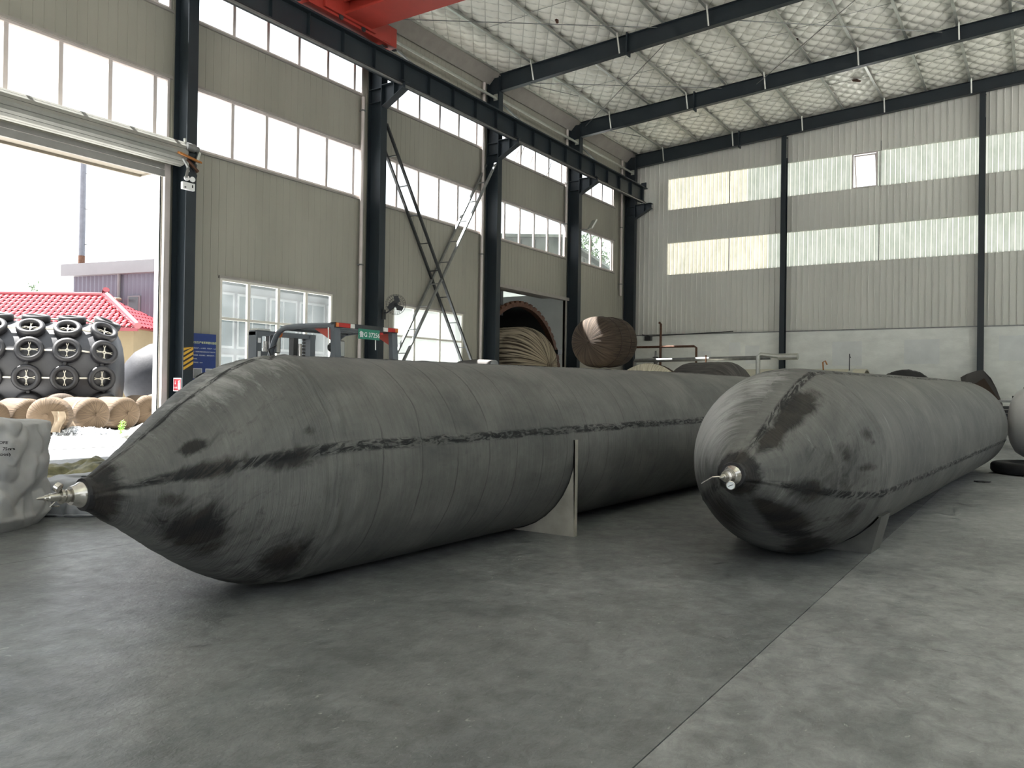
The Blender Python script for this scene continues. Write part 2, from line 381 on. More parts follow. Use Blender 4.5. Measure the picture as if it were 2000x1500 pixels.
for (x0, x1, z0, z1) in ((-11.2,-10.7,2.9,3.45), (-10.5,-9.9,2.55,3.3), (-7.0,-5.9,2.45,3.4), (-4.4,-3.2,2.5,3.42), (-12.6,-12.0,2.2,3.1), (-1.3,-.3,2.6,3.5)):
    MB().box(x0, x1, YB-.104, YB-.098, z0, z1).build('plaster_patch', M['patch'], wall_back)
PWB = .226; x = -15.8; cb = {}
RZ = lambda x: 12.22 + .056*(min(x, 4-x) + 15.5)
while x < 4.5:
    strips = [(3.9, SZ[0][0]-.01), (SZ[0][1]+.01, SZ[1][0]-.01), (SZ[1][1]+.01, RZ(x)-.15)] if x > SX0-.02 else [(3.9, RZ(x)-.15)]
    for a, b_ in strips:
        k = round(b_-a, 2)
        if k not in cb: cb[k] = wall_panel_mesh('panel', 'x', PWB, k, M['panel_grey'])
        inst('panel', cb[k], wall_back, (x, YB, a))
    x += PWB
# translucent strips: corrugated sheets, each its own piece
def corr_mesh(w, h, m):
    b = MB(); n = int(w/.0225); vs_ = []; fs_ = []
    for i in range(n+1):
        xx = w*i/n; ph = (xx/.18) % 1.0
        q = .0 if ph < .55 else (.03*min((ph-.55)/.12, 1) if ph < .85 else .03*(1-(ph-.85)/.15))
        vs_ += [(xx, q, 0), (xx, q, h)]
        if i: fs_.append((2*i-2, 2*i, 2*i+1, 2*i-1))
    b.add(vs_, fs_); return b.mesh('translucent_sheet', m)
for zi, (z0, z1) in enumerate(SZ):
    r = bpy.data.objects.new(new_window(), None); col.objects.link(r); r.location = (SX0, YB, z0); WL[r.name] = Vector(r.location); tag(r, kind='structure')
    x = SX0; k = 0; SW = .9
    while x < 8:
        x1 = min(x+SW, 8)
        if zi == 1 and x < WX1 and x1 > WX0:
            segs = [(x, min(x1, WX0)), (max(x, WX1), x1)]
        else: segs = [(x, x1)]
        for a, b_ in segs:
            if b_-a < .05: continue
            inst('translucent_sheet', corr_mesh(b_-a, z1-z0, M['frp_cream' if k < 5 + zi*-1 else 'frp_green']), r, (a, YB+.08, z0))
        x = x1; k += 1
    for q in (-11.3, -5.35, .5):
        MB().box(q-.015, q+.015, YB+.03, YB+.07, z0, z1).build('rail', M['galv_dark'], r)
r = bpy.data.objects.new(new_window(), None); col.objects.link(r); r.location = (-5.9, YB, 9.45); WL[r.name] = Vector(r.location); tag(r, kind='structure')
for (a, b_, c, d) in ((WX0, WX1, 9.45, 9.5), (WX0, WX1, 10.79, 10.84), (WX0, WX0+.05, 9.5, 10.79), (WX1-.05, WX1, 9.5, 10.79)):
    MB().box(a, b_, YB+.01, YB+.08, c, d).build('frame', M['frame'], r)
sash = MB()
def tl(z): return YB + .06 + (10.79 - z)*.32
for (a, b_, za, zb) in ((WX0+.06, WX1-.06, 9.5, 9.55), (WX0+.06, WX1-.06, 10.72, 10.77), (WX0+.06, WX0+.11, 9.5, 10.77), (WX1-.11, WX1-.06, 9.5, 10.77)):
    sash.add([(a,tl(za),za),(b_,tl(za),za),(b_,tl(zb),zb),(a,tl(zb),zb),(a,tl(za)+.04,za),(b_,tl(za)+.04,za),(b_,tl(zb)+.04,zb),(a,tl(zb)+.04,zb)],
             [(0,1,2,3),(7,6,5,4),(0,4,5,1),(1,5,6,2),(2,6,7,3),(3,7,4,0)])
sash.build('sash', M['frame'], r)
MB().add([(WX0+.1,tl(9.52)+.02,9.52),(WX1-.1,tl(9.52)+.02,9.52),(WX1-.1,tl(10.75)+.02,10.75),(WX0+.1,tl(10.75)+.02,10.75)], [(0,1,2,3)]).build('pane', M['glass'], r)
MB().box(-5.98, -5.72, YB-.06, YB+.02, 9.43, 9.46).build('handle', M['galv'], r)
MB().tube([(-5.3,YB-.02,9.4),(-5.3,YB-.02,11.2)], .012, 6).build('pull_rod', M['galv_dark'], r)

# right wall and rear wall (out of view): sheet walls with window bands, an open door behind the camera; openings added and sized to brighten the hall
wr = MB(); wrh = [(-9.5,-4.5,0,5.0),(15.5,21.5,0,4.5),(-10,-4.2,6.2,8.2),(-3.6,2.2,6.2,8.2),(2.8,8.6,6.2,8.2),(9.2,15,6.2,8.2),(15.6,21.4,6.2,8.2),(22,27.8,6.2,8.2),(28.4,33,6.2,8.2),
      (-10,-4.2,9.4,10.8),(-3.6,2.2,9.4,10.8),(2.8,8.6,9.4,10.8),(9.2,15,9.4,10.8),(15.6,21.4,9.4,10.8),(22,27.8,9.4,10.8),(28.4,33,9.4,10.8)]
wall_solid(wr, XR, XR+.13, (-.05, 12.6), wrh)
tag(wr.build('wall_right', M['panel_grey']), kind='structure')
re = MB(); re.box(XW-.2, -7, YR-.13, YR, -.05, 12.7); re.box(7, XR+.2, YR-.13, YR, -.05, 12.7); re.box(-7, 7, YR-.13, YR, 7.0, 13.3)
tag(re.build('wall_rear', M['panel_grey']), kind='structure')

# ceiling: quilted insulation on purlins
def quilt(x0, x1, y0, y1, st, puff):
    b = MB(); nx = int((x1-x0)/st); ny = int((y1-y0)/st)
    for i in range(nx+1):
        xx = x0 + (x1-x0)*i/nx; zz = RZ(xx) - .02
        sag = .035*math.sin(PI*(((xx+14.2)/1.49) % 1.0))
        for j in range(ny+1):
            yy = y0 + (y1-y0)*j/ny
            d = 0
            if puff:
                u = (xx*.9 + yy*.62)/.42; v = (xx*.9 - yy*.62)/.42
                w = abs(math.sin(PI*u))*abs(math.sin(PI*v))
                d = .075*math.sqrt(w) + .014*noise.noise(Vector((xx*.8, yy*.8, 0))) + .012*noise.noise(Vector((xx*3, yy*3, 4)))
            b.v.append(Vector((xx, yy, zz - sag - d)))
    for i in range(nx):
        for j in range(ny):
            a = i*(ny+1)+j; b.f.append((a, a+1, a+ny+2, a+ny+1))
    return b
ce = MB()
def roof_piece(b, xa, xb, y0, y1, lo=.06, hi=.12):
    za, zb = RZ(xa), RZ(xb); b.add([(xa,y0,za+lo),(xb,y0,zb+lo),(xb,y1,zb+lo),(xa,y1,za+lo),(xa,y0,za+hi),(xb,y0,zb+hi),(xb,y1,zb+hi),(xa,y1,za+hi)],
          [(0,3,2,1),(4,5,6,7),(0,1,5,4),(1,2,6,5),(2,3,7,6),(3,0,4,7)]); return b
roof_piece(ce, XW-.3, 2.0, YR-.3, YB+.3); roof_piece(ce, 2.0, XR+.3, 30, YB+.3); roof_piece(ce, 2.0, XR+.3, YR-.3, -6)
RLX = ((2.6, 4.0), (6.2, 7.6))  # unseen roof light strips, added to brighten the floor on the right
for xa, xb in ((2.0, 2.6), (4.0, 6.2), (7.6, XR+.3)): roof_piece(ce, xa, xb, -6, 30)
ceiling = ce.build('ceiling', M['panel_grey']); tag(ceiling, kind='structure')
quilt(-15.75, 2.0, 13.5, 34.1, .062, True).build('insulation_quilt', M['quilt'], ceiling, smooth=180)
quilt(-15.75, 2.0, YR, 13.5, .75, False).build('insulation_quilt', M['quilt'], ceiling, smooth=True)
for xa, xb in RLX: roof_piece(MB(), xa, xb, -6, 30, .08, .09).build('added_roof_light', M['frp_roof'], ceiling)
for (xa, xb, y0, y1) in ((2.0,2.6,-6,30),(4.0,6.2,-6,30),(7.6,XR,-6,30),(2.0,XR,30,34.1),(2.0,XR,YR,-6)): quilt(xa, xb, y0, y1, .6, False).build('insulation_quilt', M['quilt'], ceiling, smooth=True)
PX = [-14.2, -12.56, -11.08, -9.6, -8.24, -6.66, -5.2, -3.73, -2.3, -.9, .6]
for px in PX:
    z = RZ(px); b = MB()
    b.box(px-.012, px+.012, 13, YB-.02, z-.20, z-.03); b.box(px-.012, px+.07, 13, YB-.02, z-.205, z-.19); b.box(px+.058, px+.07, 13, YB-.02, z-.19, z-.165)
    b.build('purlin', M['galv'], ceiling)
MB().tube([(-15.55,12,12.14),(-15.55,YB,12.14)], .05, 10).build('eave_strut', M['galv'], ceiling, smooth=True)
MB().add([(-15.95,12,11.75),(-15.95,YB,11.75),(-15.5,YB,12.2),(-15.5,12,12.2),(-15.98,12,11.75),(-15.98,YB,11.75),(-15.5,YB,12.26),(-15.5,12,12.26)],[(0,1,2,3),(7,6,5,4),(0,4,5,1),(2,6,7,3)]).build('gutter_lining', M['trim'], ceiling)
for (a, b_) in (((-9.3,22.7,11.95),(-15.3,28.45,11.85)), ((-14.3,22.7,11.5),(-9.75,28.45,12.3)), ((-7.9,22.7,12.1),(-2.7,28.45,12.7)), ((-3.5,22.7,12.2),(-8.5,28.45,12.2)), ((-15.3,16.9,11.6),(-9.8,22.7,12.3)), ((-15.4,28.6,11.9),(-14.3,31.5,12.1)), ((-15.4,22.9,11.9),(-14.3,26,12.1)), ((-2.7,22.7,12.2),(-.2,28.45,12.8))):
    MB().tube([a, b_], .013, 6).build('brace_rod', M['galv_dark'], ceiling)
for y0 in (30.9, 25.6, 19.8):
    for k in range(len(PX)-1):
        MB().tube([(PX[k],y0,RZ(PX[k])-.12),(PX[k+1],y0+.1,RZ(PX[k+1])-.12)], .006, 5).build('sag_rod', M['galv_dark'], ceiling)
for (xx, yy, s) in ((-5.65, 31.0, .22), (-6.6, 26.3, .1), (-12.1, 20.6, .07)):
    z = RZ(xx) - .14; t = MB(); n = 7; pts = [(xx + s*math.cos(2*PI*i/n)*random.uniform(.5,1.2), yy + s*1.4*math.sin(2*PI*i/n)*random.uniform(.4,1.1), z - random.uniform(.0,.1)) for i in range(n)]
    t.add(pts + [(xx, yy, z+.03)], [(i, (i+1) % n, n) for i in range(n)]); t.build('torn_flap', M['rust'], ceiling)

# ------------------------------------------------------------------ steel frame
CY = [10.82, 16.9, 22.7, 28.45, 33.7]
CL = ['dark steel column beside the roller door, with hazard stripes and a fire sign', 'dark steel column between the two lower windows, carrying a wall fan', 'dark steel column left of the arched drum opening', 'dark steel column right of the drum opening, with a floodlight', 'dark steel column in the far corner at the end of the crane rail']
cols = []
for i, cy in enumerate(CY):
    c = thing('steel_column', (-15.72, cy, 0), CL[i], 'column', 'dark columns along the window wall'); cols.append(c)
    top = 11.45 if i else 11.45
    MB().box(-15.50, -15.478, cy-.125, cy+.125, 0, top+.5).build('flange', M['steel'], c)
    MB().box(-15.965, -15.945, cy-.125, cy+.125, 0, top+.5).build('flange', M['steel'], c)
    MB().box(-15.945, -15.50, cy-.008, cy+.008, 0, top+.5).build('web', M['steel'], c)
    MB().box(-16.0, -15.42, cy-.16, cy+.16, 0, .03).build('base_plate', M['steel'], c)
    if i:
        for z in (9.3, 9.68): MB().box(-15.945, -15.5, cy-.12, cy+.12, z, z+.015).build('stiffener', M['steel'], c)
        br = MB().prism([(-15.478,9.15),(-15.478,9.74),(-14.72,9.74),(-14.72,9.55)], lambda a, b_, t: (a, t, b_), cy-.008, cy+.008); w = br.build('bracket', M['steel'], c)
        MB().box(-15.478, -14.70, cy-.13, cy+.13, 9.74, 9.76).build('bracket_plate', M['steel'], w)
        MB().bar((-15.478,cy,9.15),(-14.71,cy,9.55), .25, .016).build('bracket_plate', M['steel'], w)
        MB().box(-15.05,-15.03, cy-.12, cy+.12, 9.4, 9.74).build('bracket_rib', M['steel'], w)
# hazard stripes on the first column (flat tape)
M['yellow'] = mat('hazard_yellow', (.62,.36,.04), .5, 0, .4, .08, 6); M['tape_black'] = mat('hazard_black', (.02,.016,.014), .5)
hz = MB().box(-15.478, -15.476, 10.70, 10.94, 1.62, 2.13).build('hazard_tape', M['tape_black'], cols[0])
for k in range(5):
    z = 1.62 + k*.105
    P = [(10.70,z),(10.94,z+.14),(10.94,z+.20),(10.70,z+.06)]; P = [(a, min(b_,2.13)) for a, b_ in P]
    MB().add([(-15.4745,a,b_) for a, b_ in P], [(0,1,2,3)]).build('stripe', M['yellow'], hz)
# roof beams
RL = ['dark roof beam nearest the red crane', 'dark roof beam in the middle, between the crane beam and the end wall', 'dark roof beam against the far end wall']
def zt(x): return 12.02 + .056*(min(x,4-x)+15.5)
def zb(x): return 11.43 + .066*(min(x,4-x)+15.5)
for i, cy in enumerate((22.7, 28.45, 33.7)):
    c = thing('roof_beam', (-8, cy, 11.5), RL[i], 'beam', 'roof beams')
    for part in ('top_flange', 'bottom_flange', 'web'):
        b = MB(); P = [-15.5, 2.0, XR]
        for a, d in zip(P[:-1], P[1:]):
            def q(x, part): return {'top_flange': (zt(x)-.014, zt(x)), 'bottom_flange': (zb(x), zb(x)+.014), 'web': (zb(x)+.014, zt(x)-.014)}[part]
            w = .008 if part == 'web' else .10
            (z0, z1), (z2, z3) = q(a, part), q(d, part)
            b.add([(a,cy-w,z0),(d,cy-w,z2),(d,cy+w,z2),(a,cy+w,z0),(a,cy-w,z1),(d,cy-w,z3),(d,cy+w,z3),(a,cy+w,z1)], [(0,3,2,1),(4,5,6,7),(0,1,5,4),(1,2,6,5),(2,3,7,6),(3,0,4,7)])
        b.build(part, M['steel'], c)
    MB().box(-10.78, -10.74, cy-.14, cy+.14, zb(-10.7)-.1, zt(-10.7)+.05).build('splice_plate', M['steel'], c)
    for px in PX[0::2]:
        MB().bar((px+.08, cy-.3 if i < 2 else cy-.25, zt(px)+.05), (px+.08, cy-.10, zb(px)+.02), .045, .03).build('flange_brace', M['galv'], c)
    for px in PX: MB().box(px-.05, px+.05, cy-.05, cy+.05, zt(px), zt(px)+.06).build('purlin_cleat', M['galv'], c)
# crane runway girder
g = thing('crane_runway_girder', (-15.0, 20, 9.76), 'long dark crane rail girder running along the window wall below the roof', 'girder')
Y0, Y1 = -6.0, 33.5
MB().box(-15.18, -14.82, Y0, Y1, 10.36, 10.40).build('top_flange', M['steel'], g)
MB().box(-15.12, -14.88, Y0, Y1, 9.76, 9.785).build('bottom_flange', M['steel'], g)
MB().box(-15.006, -14.994, Y0, Y1, 9.785, 10.36).build('web', M['steel'], g)
yy = 11.3
while yy < 33.3:
    MB().box(-15.11, -15.006, yy-.006, yy+.006, 9.79, 10.36).build('stiffener', M['steel'], g); MB().box(-14.994, -14.89, yy-.006, yy+.006, 9.79, 10.36).build('stiffener', M['steel'], g); yy += 1.15
MB().box(-15.035, -14.965, Y0, Y1, 10.40, 10.50).build('rail', M['black_steel'], g)
MB().box(-15.12, -14.88, 33.44, 33.5, 10.40, 10.66).build('end_stop', M['steel'], g)
MB().tube([(-14.80,Y0,9.72),(-14.80,33.2,9.72)], .014, 6).build('conductor_wire', M['black'], g)
MB().box(-14.86,-14.80, Y0, 33.2, 9.66, 9.70).build('conductor_bar', M['galv_dark'], g)
# tie struts between columns, high under the eaves
for k in range(4):
    s = thing('tie_strut', (-15.6, (CY[k]+CY[k+1])/2, 11.2), ['slim steel tie tube under the eaves behind the red crane', 'slim steel tie tube under the eaves, second bay from the crane', 'slim steel tie tube under the eaves, third bay from the crane', 'slim steel tie tube under the eaves in the far corner bay'][k], 'tube', 'tie tubes under the eaves')
    MB().tube([(-15.6,CY[k]+.13,11.25),(-15.6,CY[k+1]-.13,11.2)], .045, 10).build('tube', M['galv'], s, smooth=True)
    for e in (CY[k]+.14, CY[k+1]-.14): MB().box(-15.68,-15.52, e-.012, e+.012, 11.12, 11.33).build('end_plate', M['galv'], s)
    if k: MB().bar((-15.55, CY[k]+.12, 11.1), (-15.1, CY[k]+1.3, 10.42), .05, .05).build('knee_brace', M['galv_dark'], s)
# laced cross brace
def laced(y0, z0, y1, z1, mm, label):
    t = thing('laced_brace', (-15.75, (y0+y1)/2, min(z0,z1)), label, 'brace', 'laced cross braces')
    for xx in (-15.92, -15.52): MB().bar((xx,y0,z0),(xx,y1,z1), .075, .06).build('brace_rail', M[mm], t)
    n = 11
    for k in range(1, n):
        f = k/n; MB().bar((-15.92, y0+(y1-y0)*f, z0+(z1-z0)*f), (-15.52, y0+(y1-y0)*f, z0+(z1-z0)*f), .045, .025).build('lacing_bar', M[mm], t)
    return t
laced(17.05, 8.75, 22.5, .35, 'black_steel', 'dark laced brace leaning down to the right between window columns')
laced(22.5, 8.95, 17.1, .85, 'galv_dark', 'grey laced brace leaning down to the left, crossing the dark brace')
# drain pipes beside columns
for (yy, z0, z1, lb) in ((16.5,0,9.4,'grey drain pipe beside the column between the lower windows'), (22.3,0,11.7,'grey drain pipe left of the drum opening'), (28.05,7.4,11.7,'short grey drain pipe above the drum opening'), (33.1,5.6,11.7,'grey drain pipe by the far corner column')):
    t = thing('drain_pipe', (-15.9, yy, z0), lb, 'pipe', 'drain pipes on the window wall')
    MB().tube([(-15.9,yy,z0),(-15.9,yy,z1)], .05, 10).build('pipe', M['frame'], t, smooth=True)
    for z in (z0+.5, (z0+z1)/2, z1-.4): MB().box(-15.98,-15.84, yy-.06, yy+.06, z, z+.04).build('pipe_clip', M['galv_dark'], t)

# end wall columns
for k, (cx, lb) in enumerate(((-8.92, 'slim dark post on the end wall, nearer the window wall'), (-1.87, 'slim dark post on the end wall near the right edge of the view'), (5.2, 'slim dark post on the end wall beyond the view'))):
    if k == 2: continue
    c = thing('wall_post', (cx, YB-.25, 0), lb, 'column', 'end wall posts')
    MB().box(cx-.10, cx+.10, YB-.40, YB-.385, 0, zb(cx)).build('flange', M['steel'], c); MB().box(cx-.10, cx+.10, YB-.13, YB-.115, 0, zb(cx)).build('flange', M['steel'], c)
    MB().box(cx-.006, cx+.006, YB-.385, YB-.13, 0, zb(cx)).build('web', M['steel'], c)
    MB().box(cx+.02, cx+.12, YB-.3, YB-.28, zb(cx)-.9, zb(cx)-.1).build('cleat', M['galv'], c)

# ------------------------------------------------------------------ roller door
d = bpy.data.objects.new('door_1', None); col.objects.link(d); d.location = (XW, 7.5, 0); WL[d.name] = Vector(d.location); tag(d, kind='structure')
MB().box(XW-.28, XW+.02, DOOR_Y1, DOOR_Y1+.05, 0, DOOR_Z).build('jamb', M['white_paint'], d)
MB().box(XW+.02, XW+.10, DOOR_Y1-.03, DOOR_Y1+.10, 0, DOOR_Z).build('guide_rail', M['frame'], d)
MB().box(XW-.28, XW+.02, DOOR_Y0-.05, DOOR_Y0, 0, DOOR_Z).build('jamb', M['white_paint'], d)
MB().box(XW+.02, XW+.10, DOOR_Y0-.10, DOOR_Y0+.03, 0, DOOR_Z).build('guide_rail', M['frame'], d)
# rolled-up curtain: stepped slats around a drum
M['shutter'] = mat('shutter_slats', (.27,.27,.245), .42, .2, .5, .08, 3)
M['shutter_dark'] = mat('shutter_edge_slat', (.27,.265,.25), .45, .2, .5, .08, 3)
yA, yB = DOOR_Y0-.15, DOOR_Y1+.16; cx, cz, R0 = XW+.36, 6.30, .27
for k in range(12):
    a0 = 2*PI*k/12 - .3; a1 = a0 + 2*PI/12*.93
    P = [(cx+R0*math.cos(a0), cz+R0*math.sin(a0)), (cx+R0*math.cos((a0+a1)/2)*1.035, cz+R0*math.sin((a0+a1)/2)*1.035), (cx+R0*math.cos(a1), cz+R0*math.sin(a1)), (cx+(R0-.03)*math.cos(a1), cz+(R0-.03)*math.sin(a1)), (cx+(R0-.03)*math.cos(a0), cz+(R0-.03)*math.sin(a0))]
    MB().prism(P, lambda a, b_, t: (a, t, b_), yA, yB).build('slat', M['shutter'], d)
MB().tube([(cx,yA-.02,cz),(cx,yB+.02,cz)], .22, 16).build('roller_drum', M['galv'], d, smooth=True)
for k, zz in enumerate((5.86, 5.97)): MB().box(XW+.045, XW+.075, DOOR_Y0-.02, DOOR_Y1+.02, zz, zz+.10).build('slat', M['shutter_dark'], d)
MB().box(XW+.03, XW+.09, DOOR_Y0-.02, DOOR_Y1+.02, 5.80, 5.86).build('bottom_bar', M['shutter_dark'], d)
MB().box(XW-.03, XW+.05, DOOR_Y0-.3, DOOR_Y1+.1, 6.42, 6.58).build('header', M['shutter'], d)
MB().box(cx-.2, cx+.1, yB, yB+.02, 6.08, 6.55).build('end_bracket', M['galv_dark'], d)
# canopy outside over the door
M['canopy'] = mat('cream_canopy', (.20,.18,.15), .6, 0, .3, .06, 3)
cn = thing('door_canopy', (-16.9, 7.7, 6.1), 'pale metal canopy outside above the roller door', 'canopy')
MB().box(-17.65, -16.13, 3.8, 11.0, 6.20, 6.26).build('canopy_deck', M['canopy'], cn)
MB().box(-17.70, -17.65, 3.8, 11.0, 6.14, 6.30).build('canopy_lip', M['canopy'], cn)
MB().box(-17.70, -16.13, 11.0, 11.03, 6.16, 6.28).build('canopy_lip', M['canopy'], cn)
# rusty door motor bracket, emergency lamp
m_ = thing('door_motor_bracket', (-15.6, 10.7, 6.0), 'rusty motor bracket at the end of the roller door', 'bracket')
MB().add([(-15.62,10.35,6.28),(-15.30,10.42,6.20),(-15.34,10.98,6.12),(-15.62,10.9,6.20),(-15.62,10.35,6.32),(-15.30,10.42,6.24),(-15.34,10.98,6.16),(-15.62,10.9,6.24)], [(0,3,2,1),(4,5,6,7),(0,1,5,4),(1,2,6,5),(2,3,7,6),(3,0,4,7)]).build('plate', M['orange_rust'], m_)
MB().bar((-15.45,10.6,6.20),(-15.45,10.95,5.95), .08, .05).build('arm', M['rust'], m_)
MB().tube([(-15.40,10.55,6.15),(-15.42,10.70,5.98),(-15.38,10.62,5.75)], .03, 8).build('arm', M['galv_dark'], m_)
MB().lathe([(0,.09),(.2,.09),(.22,.06),(.3,.06)], (-15.4,10.62,6.42), (0,1,0), 16).build('motor', M['galv_dark'], m_, smooth=40)
MB().bar((-15.45,10.72,5.9),(-15.45,10.62,6.6), .04, .04).build('strut', M['galv'], m_)
MB().bar((-15.44,10.98,6.38),(-15.44,10.9,6.1), .05, .06).build('strut', M['galv'], m_)
e_ = thing('emergency_lamp', (-15.44, 10.72, 5.5), 'small white twin-head emergency lamp on the first column', 'lamp')
MB().box(-15.475, -15.40, 10.56, 10.86, 5.50, 5.66).build('housing', M['white_paint'], e_, bevel=.01)
for yy in (10.66, 10.80):
    h = MB().lathe([(0,.02),(.02,.055),(.05,.06),(.055,.05)], (-15.44,yy,5.74), (1,-.2,.1), 16).build('lamp_head', M['white_paint'], e_, smooth=40)
MB().box(-15.398, -15.396, 10.60, 10.64, 5.53, 5.56).build('label', M['black_steel'], e_); MB().box(-15.398, -15.396, 10.78, 10.81, 5.56, 5.62).build('label', M['black_steel'], e_)
MB().tube([(-15.42,10.86,5.66),(-15.40,10.9,5.85),(-15.44,10.8,6.05),(-15.44,10.7,6.2)], .008, 6).build('cable', M['black'], e_)

# signs
M['sign_blue'] = mat('blue_sign', (.018,.045,.20), .4, 0, .4, .1, 4); M['sign_white'] = mat('white_print', (.75,.78,.80), .5, 0, .3, .03, 4); M['sign_yellow'] = mat('pale_yellow_print', (.62,.66,.38), .5, 0, .3, .03, 4); M['sign_grey'] = mat('pale_grey_square', (.34,.35,.36), .6, 0, .3, .1, 30)
sg = thing('notice_board', (-15.96, 11.55, 1.3), 'blue safety notice board with white writing left of the lower window', 'sign')
MB().box(-15.975, -15.955, 11.23, 11.87, 1.25, 2.47).build('board', M['sign_blue'], sg)
SX = -15.953
def sgt(t, s, y_, z_, mt='sign_white', b=.0): add_text(t, s, M[mt], 'lettering', sg, (SX, y_, z_), (0,1,0), (0,0,1), depth=.0008, bold=b)
sgt('安全生产有奖举报公告牌', .0575, 11.25, 2.245, 'sign_yellow', .0012)
sgt('安全生产，人人有责，守法生产，人人', .0340, 11.29, 2.125); sgt('有责，欢迎您举报身边的安全生产违法行为', .0325, 11.235, 2.045)
sgt('和事故隐患，经核查属实，按照规定给予一', .0325, 11.235, 1.965); sgt('定的奖励。', .034, 11.235, 1.885); sgt('举报电话：12350', .032, 11.28, 1.80)
for y_ in (11.28, 11.60): MB().box(SX-.002, SX, y_, y_+.23, 1.45, 1.68).build('white_border', M['sign_white'], sg); MB().box(SX-.001, SX+.001, y_+.015, y_+.215, 1.465, 1.665).build('square', M['sign_grey'], sg)
fs = thing('fire_sign', (-15.7, 10.68, 1.2), 'small red and white fire extinguisher sign on the first column', 'sign')
M['sign_red'] = mat('red_sign', (.50,.03,.045), .45, 0, .4, .05, 4)
yq = CY[0]-.128
MB().box(-15.80, -15.52, yq-.006, yq, 1.16, 1.45).build('plate', M['sign_white'], fs)
MB().box(-15.785, -15.535, yq-.008, yq-.006, 1.18, 1.425).build('red_field', M['sign_red'], fs)
MB().add([(-15.735,yq-.009,1.39),(-15.722,yq-.009,1.39),(-15.722,yq-.009,1.34),(-15.705,yq-.009,1.345),(-15.728,yq-.009,1.30),(-15.752,yq-.009,1.345),(-15.735,yq-.009,1.34)], [(0,6,5,4,3,2,1)]).build('arrow', M['sign_white'], fs)
MB().add([(-15.635,yq-.009,1.20),(-15.555,yq-.009,1.20),(-15.555,yq-.009,1.33),(-15.575,yq-.009,1.36),(-15.56,yq-.009,1.395),(-15.60,yq-.009,1.40),(-15.645,yq-.009,1.36),(-15.61,yq-.009,1.37),(-15.615,yq-.009,1.355),(-15.635,yq-.009,1.33)], [tuple(range(10))[::-1]]).build('extinguisher_symbol', M['sign_white'], fs)
add_text('灭火器', .042, M['sign_white'], 'lettering', fs, (-15.78, yq-.0085, 1.225), (1,0,0), (0,0,1), depth=.0005)

bn_ = thing('black_bin', (-15.65, 11.45, 0), 'tall black bin standing under the blue notice board', 'bin')
MB().lathe([(0,.20),(.02,.22),(1.35,.25),(1.38,.27),(1.42,.27)], (-15.62,11.42,0), (0,0,1), 24).build('bin_body', M['black'], bn_, smooth=40); MB().lathe([(1.42,.275),(1.50,.24),(1.58,.12),(1.60,.02)], (-15.62,11.42,0), (0,0,1), 24).build('lid', M['black_steel'], bn_, smooth=40)
# wall fan
fn = thing('wall_fan', (-15.35, 17.05, 3.3), 'black wire-caged wall fan on the second column', 'fan')
fc = Vector((-15.05, 17.02, 3.62)); fa = Vector((.75,-.55,-.2)).normalized(); fu = fa.cross(Vector((0,0,1))).normalized(); fv = fa.cross(fu)
cg = MB()
for (t, r) in ((-.08,.16),(-.04,.25),(0,.29),(.04,.27),(.07,.2),(.085,.08)): cg.tube([fc+fa*t+(fu*math.cos(2*PI*k/28)+fv*math.sin(2*PI*k/28))*r for k in range(28)], .004, 4, True)
for k in range(24):
    g_ = 2*PI*k/24; dr = fu*math.cos(g_)+fv*math.sin(g_); cg.tube([fc+fa*-.09+dr*.06, fc+fa*-.05+dr*.24, fc+dr*.29, fc+fa*.05+dr*.25, fc+fa*.085+dr*.06], .0028, 4)
cg.build('cage', M['black_steel'], fn)
for k in range(3):
    g_ = 2*PI*k/3+.4; dr = fu*math.cos(g_)+fv*math.sin(g_); tn = fa.cross(dr)
    MB().add([fc+dr*.03+tn*.03,fc+dr*.22+tn*.1-fa*.02,fc+dr*.25-fa*.0+tn*-.02,fc+dr*.12-tn*.1+fa*.03,fc+dr*.03-tn*.03], [(0,1,2,3,4)]).build('blade', M['black_steel'], fn)
MB().lathe([(-.26,.05),(-.22,.08),(-.1,.085),(-.08,.06)], fc, fa, 16).build('motor', M['black_steel'], fn, smooth=40)
MB().tube([fc-fa*.2, fc-fa*.24+Vector((0,0,-.12)), Vector((-15.36,17.0,3.40)), Vector((-15.46,17.0,3.40))], .02, 8).build('arm', M['black_steel'], fn)
MB().box(-15.478,-15.45, 16.93, 17.07, 3.22, 3.5).build('wall_plate', M['black_steel'], fn)
# floodlight
fd = thing('floodlight', (-15.3, 28.5, 7.7), 'small square floodlight on the column right of the drum opening', 'floodlight')
MB().bar((-15.1,28.55,7.75),(-14.98,28.75,8.12), .34, .06).build('lamp_body', M['galv'], fd); MB().tube([(-15.478,28.45,7.72),(-15.2,28.5,7.72),(-15.08,28.6,7.82)], .018, 8).build('arm', M['galv_dark'], fd)

# ------------------------------------------------------------------ red overhead crane
cr = thing('overhead_crane', (-15, 15, 10.5), 'red overhead travelling crane on the rail at the top left', 'crane')
MB().box(-15.22, -14.78, 12.9, 16.35, 10.58, 11.05).build('end_carriage', M['red'], cr, bevel=.01)
MB().box(-15.26, -14.74, 13.4, 16.0, 10.52, 10.58).build('carriage_foot', M['red'], cr)
MB().box(-15.20, -14.80, 16.0, 16.62, 10.56, 11.08).build('carriage_end', M['red'], cr, bevel=.01)
for yy in (13.2, 16.3): MB().lathe([(-.06,.14),(-.06,.17),(-.045,.15),(.045,.15),(.06,.17),(.06,.14)], (-15.0,yy,10.672), (1,0,0), 20).build('wheel', M['black_steel'], cr, smooth=40)
for yy in (12.8, 16.7): MB().lathe([(0,.06),(.05,.06),(.09,.035),(.12,.03)], (-15.0,yy,10.62), (0,1 if yy > 15 else -1,0), 12).build('buffer', M['black'], cr)
